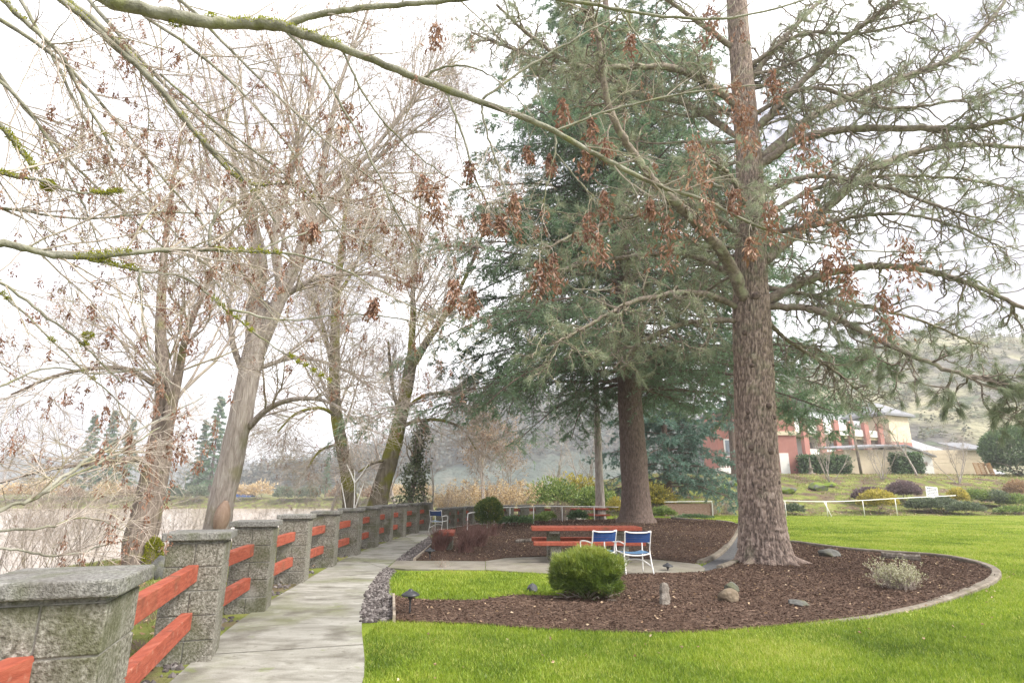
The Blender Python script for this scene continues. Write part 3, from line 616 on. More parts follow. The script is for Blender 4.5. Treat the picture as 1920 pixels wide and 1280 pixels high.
for k, (px, py, s, lab) in enumerate([(1476, 902, .55, 'mossy boulder on the slope just right of the big pine'), (1532, 904, .6, 'mossy boulder on the slope below the multi stemmed bare tree'), (1555, 900, .4, 'smaller mossy boulder to the right of the mossy slope boulder'),
        (1345, 908, .8, 'dark mossy boulder at the top of the slope left of the big pine'), (1300, 905, .6, 'low mossy boulder on the grassy slope behind the spruce'), (1372, 915, .6, 'mossy boulder partly hidden by the left edge of the big pine')]):
    Y = 49.5 + k % 3; a = P(px, py, Y); z = float(hgt(a[0], Y)); rock('boulder', lab, (a[0], Y, z), (s * 1.3, s, s * .7), M['mossrock'], 20 + k, 'boulder')
# ------------------------------------------------------------------ shrubs
def shell(n, c, r, lump=.35, lo=.5, seed=0, flat=0.0):
    d = norm(rng.normal(size=(n, 3))); d[:, 2] = np.where(d[:, 2] < -flat, -d[:, 2] * .3 - flat, d[:, 2]); d = norm(d)
    k = 1 - lump + 2 * lump * fbm(d * 1.0 + seed * 7.3, 2.2, 3); rr = (lo + (1 - lo) * rng.random(n) ** .6) * k
    return np.array(c) + d * rr[:, None] * np.array(r), d, rr
def shrub(name, label, c, r, n, Lf, wf, mat, cat='shrub', lump=.3, lo=.5, stems=6, stemmat='brownbark', up=.4, needle=False, group=None, seed=1, flat=.2, part='foliage'):
    base = np.array([c[0], c[1], c[2]]); root = thing(name, label, cat, base, group)
    cc = base + [0, 0, r[2] * 1.0]
    p, d, rr = shell(n, cc, r, lump, lo, seed, flat); p[:, 2] = np.maximum(p[:, 2], base[2] + .02)
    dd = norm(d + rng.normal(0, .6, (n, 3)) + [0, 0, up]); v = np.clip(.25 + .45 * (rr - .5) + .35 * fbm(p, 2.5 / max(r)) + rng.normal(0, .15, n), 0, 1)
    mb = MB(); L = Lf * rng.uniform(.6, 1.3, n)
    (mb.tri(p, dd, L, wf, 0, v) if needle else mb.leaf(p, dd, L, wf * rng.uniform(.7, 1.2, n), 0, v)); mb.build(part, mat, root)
    mb = MB(); t = norm(rng.normal(size=(stems, 3)) * [1, 1, .2] + [0, 0, .9])
    pts = np.stack([base + rng.normal(0, .04, (stems, 3)) * [1, 1, 0] * max(r) * 2 + t * k * r[2] * 1.5 + [0, 0, -.03] for k in np.linspace(0, 1, 5)], 1) + rng.normal(0, .02 * max(r), (stems, 5, 3))
    mb.tubes(pts, np.repeat(np.linspace(.02, .006, 5)[None], stems, 0) * (max(r) + .3), 5, cap=False); mb.build('stem', M[stemmat], root)
    return root
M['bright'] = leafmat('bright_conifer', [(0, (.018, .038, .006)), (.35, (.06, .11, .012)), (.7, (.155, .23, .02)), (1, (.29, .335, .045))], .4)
a = G(1103, 1128)
root = thing('round_bush', 'round bright green conifer bush in the mulch in front of the chairs', 'bush', (a[0], a[1] + .1, .03)); cc = np.array([a[0], a[1] + .1, .36])
p, d, rr = shell(11000, cc, (.475, .44, .31), .30, .5, 3, .5); k4 = (np.abs(d) ** 5).sum(1) ** -.2; p = cc + (p - cc) * (1 + .55 * (k4 - 1))[:, None]; keep_ = (fbm(p, 5.5, 2) > .40) | (p[:, 2] > .42); p, d, rr = p[keep_], d[keep_], rr[keep_]
sp = norm(d * .8 + rng.normal(0, .35, p.shape) + [0, 0, .55]); mb = MB()
for k in range(7):                                                   # feathery sprays
    off = rng.normal(0, .022, p.shape); vv = np.clip(.12 + .55 * (rr - .45) + .50 * np.clip((p[:, 2] - .2) / .5, 0, 1) + .5 * (fbm(p, 7) - .45) + rng.normal(0, .12, len(p)), 0, 1)  # needle colour lightens upward and outward, painting in the shaded hollows below
    mb.tri(p + off, norm(sp + rng.normal(0, .35, p.shape)), rng.uniform(.04, .085, len(p)), .009, 0, vv)
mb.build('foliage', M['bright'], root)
mb = MB(); t = norm(rng.normal(size=(16, 3)) * [1, 1, .2] + [0, 0, .5]); pts = np.stack([np.array([a[0], a[1] + .1, .0]) + t * k * .5 for k in np.linspace(0, 1, 6)], 1) + rng.normal(0, .012, (16, 6, 3))
mb.tubes(pts, np.repeat(np.linspace(.016, .005, 6)[None], 16, 0), 6, cap=False); mb.build('stem', M['greytwig'], root)
def twiggy(name, label, c, h, rad, n, mat, tipmat=None, cat='shrub', group=None, splay=.5, r0=.008, fork=3, ntip=0):
    root = thing(name, label, cat, c, group); base = np.array(c)
    t = norm(rng.normal(size=(n, 3)) * [splay, splay, .1] + [0, 0, 1]); s = base + rng.normal(0, rad * .22, (n, 3)) * [1, 1, 0]
    p, rd, dd = grow(s, t, h * rng.uniform(.6, 1.05, n), np.full(n, r0), 6, .10, .03); mb = MB(); mb.tubes(p, rd, 4, cap=False)
    s2, d2, L2, r2 = spawn(p, rd, dd, fork, .25, .45, h * .42); p2, rd2, dd2 = grow(s2, d2, L2, r2, 5, .12, .06); mb.tubes(p2, rd2, 3, cap=False)
    s3, d3, L3, r3 = spawn(p2, rd2, dd2, 2, .3, .5, h * .22); p3, rd3, dd3 = grow(s3, d3, L3, r3, 4, .15, .06); mb.tubes(p3, rd3, 3, cap=False)
    mb.build('stem', M[mat] if isinstance(mat, str) else mat, root)
    if tipmat:
        q = np.concatenate([p2[:, 2:].reshape(-1, 3), p3[:, 1:].reshape(-1, 3)]); q = q[rng.integers(0, len(q), ntip)]; n2 = len(q)
        mb = MB(); mb.leaf(q, norm(rng.normal(size=(n2, 3)) + [0, 0, .3]), h * .06 * rng.uniform(.6, 1.4, n2), h * .028, 0, rng.random(n2)); mb.build('foliage', tipmat, root)
    return root
def grow(s, d, L, r, n, wander, up, taper=.35, grav=None):
    s = np.asarray(s, float); Nn = len(s); L = np.broadcast_to(np.asarray(L, float), (Nn,)); r = np.broadcast_to(np.asarray(r, float), (Nn,))
    p = np.zeros((Nn, n, 3)); D = np.zeros((Nn, n, 3)); p[:, 0] = s; D[:, 0] = d; cur = np.asarray(d, float)
    for k in range(1, n):
        cur = norm(cur + rng.normal(0, wander, (Nn, 3)) + np.array([0, 0, up])); D[:, k] = cur; p[:, k] = p[:, k - 1] + cur * (L / (n - 1))[:, None]
    return p, r[:, None] * np.linspace(1, taper, n)[None], D
def spawn(p, rd, D, per, tmin, ang, Lbase, rk=.6, plane=None, shrink=.55, seq=False):
    Nn, n, _ = p.shape; t = tmin + (1 - tmin) * rng.random((Nn, per)) if not seq else tmin + (1 - tmin) * (np.linspace(0, 1, per)[None] + rng.normal(0, .02, (Nn, per))).clip(0, 1)
    f = t * (n - 1 - 1e-4); i = f.astype(int); f = (f - i)[..., None]; a = np.arange(Nn)[:, None]
    s = p[a, i] * (1 - f) + p[a, i + 1] * f; d = norm(D[a, i] * (1 - f) + D[a, i + 1] * f); rr = rd[a, i] * rk
    q = norm(np.cross(d, norm(rng.normal(size=d.shape))))
    if plane is not None:
        q = norm(np.cross(d, np.array([0, 0, 1.0]))) * np.where(rng.random((Nn, per, 1)) < .5, -1, 1); q = norm(q + rng.normal(0, plane, q.shape))
    an = ang * rng.uniform(.7, 1.3, (Nn, per, 1)); d2 = norm(d * np.cos(an) + q * np.sin(an))
    Lb = Lbase if np.isscalar(Lbase) else np.asarray(Lbase)[:, None]
    L = Lb * rng.uniform(.6, 1.2, (Nn, per)) * (1 - shrink * (t - tmin) / (1 - tmin + 1e-6))
    return s.reshape(-1, 3), d2.reshape(-1, 3), L.ravel(), rr.ravel()
LG = lambda name, *c: leafmat(name, [(i / (len(c) - 1), k) for i, k in enumerate(c)], .35)
purple = surf('purple_twig', [(.3, (.10, .055, .045)), (.6, (.22, .125, .105)), (.8, (.34, .22, .19))], 6, .9)
for px, py, h, rd_, n, lab in ((824, 1034, .60, .32, 110, 'bare purple twig shrub standing right in front of the red bench'), (872, 1037, .72, .4, 80, 'widest bare purple twig shrub, second to the right from the red bench'),
                         (897, 1026, .62, .34, 110, 'bare purple twig shrub close behind the widest purple one'), (926, 1008, .5, .3, 40, 'small faint bare twig shrub below the round variegated bush')):
    a = G(px, py); twiggy('bare_shrub', lab, (a[0], a[1], float(bedh(a[0], a[1]))), h, rd_, n, purple, None, 'shrub', 'bare purple shrubs in the mulch', .30, .010, 3)
M['varieg'] = LG('variegated_leaf', (.02, .05, .012), (.06, .12, .03), (.12, .18, .04), (.36, .36, .06))
def zb(a): return float(bedh(a[0], a[1]))
a = G(916, 996)
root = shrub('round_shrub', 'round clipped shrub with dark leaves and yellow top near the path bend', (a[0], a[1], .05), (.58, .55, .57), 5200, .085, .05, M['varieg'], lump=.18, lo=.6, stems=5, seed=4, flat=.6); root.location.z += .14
M['dkleaf'] = LG('dark_green_leaf', (.015, .04, .015), (.05, .105, .035), (.11, .19, .07), (.22, .30, .14))
M['mdleaf'] = LG('mid_green_leaf', (.03, .06, .012), (.10, .17, .035), (.20, .28, .06), (.34, .38, .12))
M['yeleaf'] = LG('yellow_leaf', (.10, .09, .015), (.28, .26, .04), (.50, .42, .07), (.62, .52, .14))
M['juniper'] = LG('juniper_leaf', (.02, .045, .02), (.065, .10, .05), (.14, .18, .10), (.24, .27, .16))
M['tan'] = LG('tan_leaf', (.16, .10, .05), (.34, .22, .12), (.50, .36, .22))
M['orange'] = LG('orange_leaf', (.26, .16, .07), (.46, .32, .15), (.60, .46, .25), (.70, .58, .40))
M['purp'] = LG('purple_leaf', (.06, .04, .045), (.16, .11, .115), (.27, .20, .20))
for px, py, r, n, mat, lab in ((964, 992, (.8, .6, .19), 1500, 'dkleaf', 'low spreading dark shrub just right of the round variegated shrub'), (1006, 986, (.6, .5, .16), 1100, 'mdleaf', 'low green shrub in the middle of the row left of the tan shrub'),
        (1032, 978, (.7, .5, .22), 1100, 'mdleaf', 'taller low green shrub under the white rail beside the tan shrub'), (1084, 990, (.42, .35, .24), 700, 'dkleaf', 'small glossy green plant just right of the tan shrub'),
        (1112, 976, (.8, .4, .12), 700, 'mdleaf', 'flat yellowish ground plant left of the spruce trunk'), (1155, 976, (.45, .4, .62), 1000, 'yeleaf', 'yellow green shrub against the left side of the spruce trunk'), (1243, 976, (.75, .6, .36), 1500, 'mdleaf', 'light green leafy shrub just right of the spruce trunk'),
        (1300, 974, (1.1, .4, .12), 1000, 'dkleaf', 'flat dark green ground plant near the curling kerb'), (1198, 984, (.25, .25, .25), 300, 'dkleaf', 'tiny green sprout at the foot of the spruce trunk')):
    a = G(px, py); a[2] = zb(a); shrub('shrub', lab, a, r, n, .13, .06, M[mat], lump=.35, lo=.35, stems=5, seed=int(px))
a = G(1056, 982); a[2] = zb(a); twiggy('tan_shrub', 'twiggy tan shrub with a few dry leaves behind the picnic table', a, 1.05, .5, 60, 'greytwig', M['tan'], 'shrub', None, .45, .011, 3, 500)
a = G(1246, 968); shrub('shrub', 'upright blue green feathery shrub behind the light green one by the spruce', (a[0], a[1] + 1, .05), (.75, .6, .85), 2500, .16, .03, M['juniper'], lump=.25, lo=.3, stems=4, needle=True, seed=8)
a = G(1702, 1113); a[2] = .04
twiggy('tufted_shrub', 'pale tufted shrub with whitish tips growing in the mulch ring', (a[0], a[1] + .2, .04), .40, .46, 150, 'greytwig', LG('pale_tip', (.14, .15, .05), (.30, .31, .13), (.55, .54, .36), (.72, .70, .58)), 'shrub', None, .75, .005, 3, 5200)
a = G(592, 1070) * 0 + G(836, 1062); twiggy('dry_plant', 'small dry pinkish plant beside the concrete walk in front of the light', (a[0] - .0, a[1] - .3, .02), .2, .2, 26, 'greytwig', M['tan'], 'plant', None, .9, .004, 2, 160)
# slope plants
def onslope(px, py, Y): a = P(px, py, Y); return np.array([a[0], Y, float(hgt(a[0], Y))])
for px, Y, r, n, mat, lab in ((1628, 46.5, (1.15, 1, .62), 2600, 'purp', 'dusky purple shrub on the slope just above the yellow bush'), (1696, 47, (1.25, 1, .85), 3000, 'purp', 'larger dusky purple shrub left of the white sign'),
        (1645, 43.2, (1.35, 1, .8), 3600, 'yeleaf', 'rounded golden yellow bush behind the white pipe rail'), (1716, 44, (.75, .7, .45), 1500, 'juniper', 'small dark juniper right of the golden bush'), (1738, 44, (.95, .8, .5), 1800, 'juniper', 'dark juniper directly below the white sign'),
        (1768, 44.3, (.8, .8, .5), 1500, 'juniper', 'dark juniper just right of the white sign post'), (1806, 42.8, (1.25, .8, .42), 2000, 'juniper', 'low spreading juniper at the lawn edge, frontmost in its row'),
        (1795, 46, (.7, .7, .7), 1400, 'yeleaf', 'yellow green shrub at the right end of the white rail'), (1830, 46.5, (1.5, .9, .6), 2200, 'mdleaf', 'light green mounded shrub behind the low spreading juniper'), (1868, 46, (1.0, .9, .6), 1700, 'juniper', 'grey green mounded juniper in the bed below the pallets'),
        (1902, 45.5, (1.3, .9, .5), 2000, 'mdleaf', 'low light green mound at the right edge of the planted slope'), (1912, 48, (1.0, .9, .8), 1700, 'tan', 'rusty brown shrub at the far right edge of the slope'), (1484, 42.5, (.75, .6, .35), 900, 'juniper', 'small grey green shrub under the white rail by the big pine'),
        (1900, 43.2, (1.6, .7, .25), 1400, 'mdleaf', 'flat pale green ground cover clump at the right lawn edge')):
    a = onslope(px, 930, Y); shrub('slope_shrub', lab, a, r, n, .2, .10, M[mat], lump=.22, lo=.45, stems=5, seed=int(px))
for px, Y, lab in ((1335, 43, 'first bare brown shrub by the low brick wall left of the pine'), (1365, 43, 'bare brown shrub touching the left edge of the big pine')):
    a = onslope(px, 940, Y); twiggy('bare_shrub', lab, a, 1.0, .8, 50, 'greytwig', M['tan'], 'shrub', None, .4, .012, 3, 100)
def hedge(label, a, size, n):
    root = thing('hedge', label, 'hedge', a); p = (rng.random((n, 3)) - .5); ax_ = rng.integers(0, 3, n); p[np.arange(n), ax_] = np.sign(p[np.arange(n), ax_]) * (.5 - .06 * rng.random(n)); p += .035 * rng.normal(size=p.shape)
    p = p * np.array(size) + a + [0, 0, size[2] / 2]; p[:, 2] = np.maximum(p[:, 2], a[2]); mb = MB(); mb.leaf(p, norm(rng.normal(size=(n, 3)) + [0, 0, .3]), .28, .16, 0, np.clip(.4 + .6 * (fbm(p, .9) - .3) + rng.normal(0, .15, n), 0, 1)); mb.build('foliage', M['dkleaf'], root)
    mb = MB(); mb.box(a + [0, 0, size[2] * .45], np.array(size) * [.8, .8, .85]); mb.build('branch_mass', surf('hedge_core', [(.3, (.02, .035, .015)), (.7, (.045, .06, .03))], 3, .95), root)
hedge('square clipped hedge in front of the cream garage gable', onslope(1702, 880, 60), (2.5, 1.4, 2.1), 2200)
hedge('wide clipped hedge between the coral block and the cream garage', onslope(1547, 880, 61), (4.6, 1.5, 1.9), 3600)
a = onslope(1912, 888, 58); shrub('large_bush', 'large dense green bush at the right edge beside the wooden pallets', a, (3.0, 2.4, 2.3), 9000, .3, .17, M['dkleaf'], 'bush', .2, .6, 6, seed=9, flat=.6)
a = onslope(1520, 880, 59); mb = MB(); mb.lathe([(.42, 0), (.42, .1), (.2, .2), (.16, .5), (.3, .62), (.1, .7), (.09, 1.2), (.04, 1.7), (.01, 1.75)], a, 14); tag(mb.build('fountain', M['curb'], origin=a, smooth=True), 'small grey garden fountain in front of the wide clipped hedge', 'fountain')
# sign
a = onslope(1747, 925, 45.2); r = thing('sign', 'white notice sign on two posts standing above the dark junipers', 'sign', a); r['_o'] = [0.0, 0.0, 0.0]; r.rotation_euler = (R(-4), R(5), R(4))
b = MB(); b.box((0, 0, 1.15), (.95, .03, 1.05), 0, bev=.008); b.build('sign_board', M['white'], r)
b = MB(); r2 = np.random.default_rng(5)
for row in range(8):
    x = -.38; zz = 1.55 - row * .115
    while x < .36:
        wl = r2.uniform(.03, .13); x1 = min(x + wl, .38); b.box(((x + x1) / 2, -.0185, zz), (x1 - x, .004, .045 if row else .07), 0); x = x1 + .03
b.build('lettering', surf('grey_ink', [(.3, (.07, .08, .13)), (.7, (.10, .11, .17))], 3, .8), r)
for s in (-.3, .3): b = MB(); b.box((s, .03, .35), (.06, .03, 1.1)); b.build('post', M['white'], r)
# white pipe rails
def piperail(label, top, postidx, hgts, rad=.035, extra=None):
    rad = rad * .8; top = np.array(top); root = thing('pipe_rail', label, 'railing', (top[0][0], top[0][1], 0)); mb = MB(); q = spline(top, 40); mb.tubes(q, np.full(40, rad), 8); mb.build('top_rail', M['white'], root, smooth=True)
    for i in postidx:
        p = q[i]; g = float(hgt(p[0], p[1])); mb = MB(); mb.tubes(np.array([[p[0], p[1], g - .1], [p[0], p[1], p[2]]]), [rad, rad], 8); mb.build('post', M['white'], root, smooth=True)
    if extra is not None: mb = MB(); mb.tubes(np.array(extra), [rad, rad], 8); mb.build('brace', M['white'], root, smooth=True)
pts = [P(1440, 938, 40), P(1470, 938.5, 40), P(1545, 940, 40), P(1612, 938, 40.6), P(1680, 934, 41.5), P(1792, 928.5, 44)]
e = P(1545, 940, 40); e2 = P(1558, 956, 39.6); e2[2] = hgt(e2[0], e2[1])
piperail('white pipe handrail at the far edge of the lawn right of the big pine', pts, (8, 16, 23.5 and 24, 31), None, .035, [e, e2])
pts = [P(918, 952, 25.5), P(960, 950.5, 26.5), P(1016, 949, 28), P(1085, 949, 29.5), P(1160, 950, 31)]
piperail('white pipe rail along the path bend behind the low green shrubs', pts, (2, 9, 17, 25, 33), None, .022)
c = P(884, 958, 24.5); q = np.array([[c[0] - .15, c[1], 0.0], [c[0] - .15, c[1], .62], [c[0] - .05, c[1], .74], [c[0] + .5, c[1] + .5, .78], [c[0] + .62, c[1] + .6, .7], [c[0] + .62, c[1] + .6, 0]])
mb = MB(); mb.tubes(spline(q, 30), np.full(30, .024), 8); tag(mb.build('handrail_loop', M['white'], origin=(c[0], c[1], 0), smooth=True), 'short white looped handrail half hidden by the round variegated shrub', 'railing')
# low brick wall with a handrail
a = P(1296, 945, 41); root = thing('brick_wall', 'low brick wall capped by a white handrail left of the big pine', 'wall', (a[0], 41, 0))
mb = MB(); mb.box((a[0] - .3, 41, .42), (3.2, .3, .85), 0, bev=.01); mb.build('wall', surf('pinkish_brick', [(.3, (.22, .13, .10)), (.5, (.33, .21, .17)), (.7, (.42, .33, .28))], 6, .9, .5, 30, stretch=(1, 1, 3)), root)
q = np.array([[a[0] - 1.9, 40.8, .95], [a[0] + 1.0, 40.8, .98], [a[0] + 1.35, 40.8, .9], [a[0] + 1.35, 40.8, .0]]); mb = MB(); mb.tubes(spline(q, 24), np.full(24, .035), 8); mb.build('handrail', M['white'], root, smooth=True)
# pallets
def pallet(label, a, rot, tilt, first=None):
    r = local(thing('pallet', label, 'pallet', a, 'wooden pallets by the cream wall', rot)); wd = surf('pallet_wood', [(.3, (.42, .24, .12)), (.7, (.58, .38, .22))], 5, .9) if 'pallet_wood' not in bpy.data.materials else bpy.data.materials['pallet_wood']
    for k in range(6): b = MB(); b.box((0, -.03, .12 + k * .2), (1.25, .02, .12)); b.build('slat', wd, r)
    for s in (-.55, 0, .55): b = MB(); b.box((s, .035, .62), (.06, .10, 1.2)); b.build('stringer', wd, r)
    r.rotation_euler = (tilt, 0, rot); return r
pallet('tan wooden pallet leaning broadside against the cream wall', onslope(1842, 886, 58), R(8), R(-12)); pallet('tan wooden pallet standing edge on beside the large bush', onslope(1862, 886, 57.6), R(64), R(-12))
# ------------------------------------------------------------------ buildings
M['coral'] = surf('coral_render', [(.3, (.33, .15, .125)), (.7, (.39, .185, .155))], 2, .85, .1, 40)
M['cream'] = surf('cream_render', [(.3, (.56, .47, .34)), (.7, (.66, .57, .43))], 2, .85, .1, 40)
M['whitewall'] = surf('white_render', [(.3, (.66, .65, .62)), (.7, (.76, .75, .72))], 2, .85)
M['olive'] = surf('olive_soffit', [(.3, (.22, .19, .11)), (.7, (.32, .28, .18))], 2, .85)
M['roof'] = surf('grey_shingle', [(.3, (.17, .175, .19)), (.7, (.27, .275, .29))], 8, .9, .4, 30)
M['glass'] = surf('window_glass', [(.3, (.10, .13, .16)), (.7, (.20, .25, .29))], 1, .08, spec=.8)
A0 = P(1500, 880, 76); A1 = P(1694, 830, 86); d = np.array([A1[0] - A0[0], A1[1] - A0[1]]); Lw = np.linalg.norm(d); u = d / Lw; rot = math.atan2(u[1], u[0]); zg = 3.35
root = thing('apartment_building', 'coral and cream apartment building with open walkways and columns on the hillside', 'building', (A0[0], A0[1], zg)); root.rotation_euler = (0, 0, rot); local(root)
FH = 2.95
def part(name, mat, boxes, par=root, bev=0):
    b = MB()
    for c, s in boxes: b.box(c, s, 0, bev=bev)
    return b.build(name, M[mat], par)
part('wall', 'whitewall', [((Lw / 2, 5.2, FH * 1.35), (Lw, 5, FH * 2.7 + .1))])
for k in range(1, 3):
    part('walkway_slab', 'olive', [((Lw / 2 - .5, 1.2, k * FH - .2), (Lw - 3, 3.1, .5))])
    if k < 3: part('parapet', 'whitewall', [((Lw / 2 - .5, -.4, k * FH + .42), (Lw - 3.2, .12, .9))])
for k in range(6): x = 1.0 + k * (Lw - 7) / 5; part('column', 'coral', [((x, -.5, FH * 1.35 - .1), (.95, .5, FH * 2.7))], bev=.02)
for k in range(2):
    for j in range(4):
        x = 2.2 + j * (Lw - 9) / 3.3; o = part('door' if j % 2 else 'window', 'roof' if j % 2 else 'whitewall', [((x, 2.66, k * FH + (1.05 if j % 2 else 1.6)), (1.0 if j % 2 else 1.9, .08, 2.1 if j % 2 else 1.4))])
        if not j % 2: part('pane', 'glass', [((x, 2.60, k * FH + 1.6), (1.65, .03, 1.15))], o)
part('end_block', 'coral', [((Lw - 2.4, .9, 2.6), (4.8, 4.2, 5.4))]); part('end_block', 'cream', [((Lw - 2.4, .9, 7.3), (4.82, 4.22, 4.0))])
o = part('window', 'whitewall', [((Lw - 2.4, -1.24, 4.1), (1.5, .1, 1.6))]); part('pane', 'glass', [((Lw - 2.4, -1.31, 4.1), (1.2, .03, 1.3))], o)
rb = MB(); x0, x1, y0, y1, zz = Lw - 6.2, Lw + .9, -1.8, 5, 9.3
rb.add([[x0, y0, zz], [x1, y0, zz], [x1, y1, zz], [x0, y1, zz], [x0 + 2.5, 1.6, zz + 2.0], [x1 - 2.5, 1.6, zz + 2.0], [x0, y0, zz - .3], [x1, y0, zz - .3], [x1, y1, zz - .3], [x0, y1, zz - .3]],
       [[0, 1, 5, 4], [2, 3, 4, 5]]); rb.add([[x1, y0, zz], [x1, y1, zz], [x1 - 2.5, 1.6, zz + 2.0], [x0, y1, zz], [x0, y0, zz], [x0 + 2.5, 1.6, zz + 2.0]], [[0, 1, 2], [3, 4, 5]])
rb.add([[x0, y0, zz], [x1, y0, zz], [x1, y1, zz], [x0, y1, zz], [x0, y0, zz - .3], [x1, y0, zz - .3], [x1, y1, zz - .3], [x0, y1, zz - .3]], [[0, 4, 5, 1], [1, 5, 6, 2], [2, 6, 7, 3], [3, 7, 4, 0], [4, 7, 6, 5]]); rb.build('roof', M['roof'], root)
# near coral wing
B0 = P(1350, 880, 64); B1 = P(1500, 880, 62); wb = B1[0] - B0[0]
root2 = thing('coral_wing', 'coral building wing with a cream band and white door behind the big pine', 'building', (B0[0], 62, zg)); local(root2)
part('wall', 'coral', [((wb * .74, 3, 2.1), (wb * .52, 6, 4.2)), ((wb * .74, 3, 6.4), (wb * .52, 6, 3.7)), ((wb * .24, 4.5, 3.2), (wb * .48, 5, 7.4))], root2)
part('cream_band', 'cream', [((wb * .74, 2.96, 4.38), (wb * .53, 6.2, .42))], root2)
o = part('door', 'whitewall', [((wb * .80, -.03, 1.15), (.95, .08, 2.3))], root2); part('handle', 'black' if 0 else 'roof', [((wb * .80 + .35, -.09, 1.1), (.12, .05, .05))], o)
part('balcony', 'whitewall', [((wb * .12, 1.0, .35), (3.0, 1.8, .9))], root2)
b = MB(); [b.box((wb * .12 - 1.45 + k * .29, .15, 1.25), (.06, .06, .95)) for k in range(11)]; b.box((wb * .12, .15, 1.74), (3.0, .09, .07)); b.build('balcony_rail', M['white'], root2)
o = part('window', 'whitewall', [((wb * .2, 1.96, 3.0), (1.8, .1, 1.9))], root2); part('pane', 'glass', [((wb * .2, 1.89, 3.0), (1.5, .03, 1.6))], o)
rb = MB(); rb.box((wb * .74, 3, 8.38), (wb * .56, 6.8, .25)); rb.box((wb * .24, 4.5, 7.05), (wb * .50, 5.6, .25)); rb.build('roof', M['roof'], root2)
# cream garage
C0 = P(1588, 882, 61.5); C1 = P(1750, 882, 61.5); wg = C1[0] - C0[0]
root3 = thing('garage', 'low cream garage with a dark hipped roof and pale gable on its right', 'building', (C0[0], 61.5, zg)); local(root3)
part('wall', 'cream', [((wg * .34, 2.5, 1.25), (wg * .68, 5, 2.7))], root3)
g = MB(); x0, x1, xp = wg * .68, wg * 1.0, wg * .685
for yy in (-.06, 4.8): pass
prof = [(x0, -.1), (x1, -.1), (x1, 1.9), (wg * .70, 3.0), (x0, 3.0)]; k = len(prof)
V = [(x, -.12, z) for x, z in prof] + [(x, 5.0, z) for x, z in prof]; g.add(V, [[i, (i + 1) % k, (i + 1) % k + k, i + k] for i in range(k)]); g.T.append((np.array([[4, 3, 2, 1, 0]][0:1]) + 0, 0)); g.build('gable', M['whitewall'], root3)
rf = MB(); prof = [(-.4, 2.62), (-.4, 2.75), (wg * .05, 2.85), (wg * .68, 3.12), (wg * .70, 3.12), (wg * 1.03, 1.95), (wg * 1.03, 1.8), (wg * .70, 2.97), (wg * .68, 2.95)]; k = len(prof)
V = [(x, -.5, z) for x, z in prof] + [(x, 5.6, z + .5) for x, z in prof]; rf.add(V, [[i, (i + 1) % k, (i + 1) % k + k, i + k] for i in range(k)]); rf.T.append((np.array([list(range(k))]), 0)); rf.build('roof', M['roof'], root3)
o = part('utility_box', 'curb', [((wg * .9, -.2, 1.15), (.5, .12, .35))], root3)
D0 = P(1748, 885, 62.5); D1 = P(1858, 885, 62.5); wd_ = D1[0] - D0[0]
root4 = thing('cream_shed', 'long cream sided shed with a grey roof end behind the pallets', 'building', (D0[0], 62.5, zg - .1)); local(root4)
b = MB(); [b.box((wd_ / 2, 1.5 + .012 * (k % 2), .115 + k * .23), (wd_, 3, .226)) for k in range(12)]; b.build('wall', M['cream'], root4)
b = MB(); V = [(wd_ * .55, -.3, 2.76), (wd_ + .2, -.3, 2.76), (wd_ + .2, 3.2, 3.7), (wd_ * .55, 3.2, 3.7)]; b.add(V + [(x, y, z + .12) for x, y, z in V], [[0, 3, 2, 1], [4, 5, 6, 7], [0, 1, 5, 4], [1, 2, 6, 5], [2, 3, 7, 6], [3, 0, 4, 7]]); b.build('roof', M['roof'], root4)
a = onslope(1614, 880, 60.6); mb = MB(); mb.tubes(np.array([[a[0], a[1], a[2] - .3], [a[0] - .25, a[1], a[2] + 6.2]]), [.14, .11], 10); o = mb.build('utility_pole', M['brownbark'], origin=a, smooth=True); tag(o, 'dark wooden utility pole standing in front of the cream garage', 'pole')
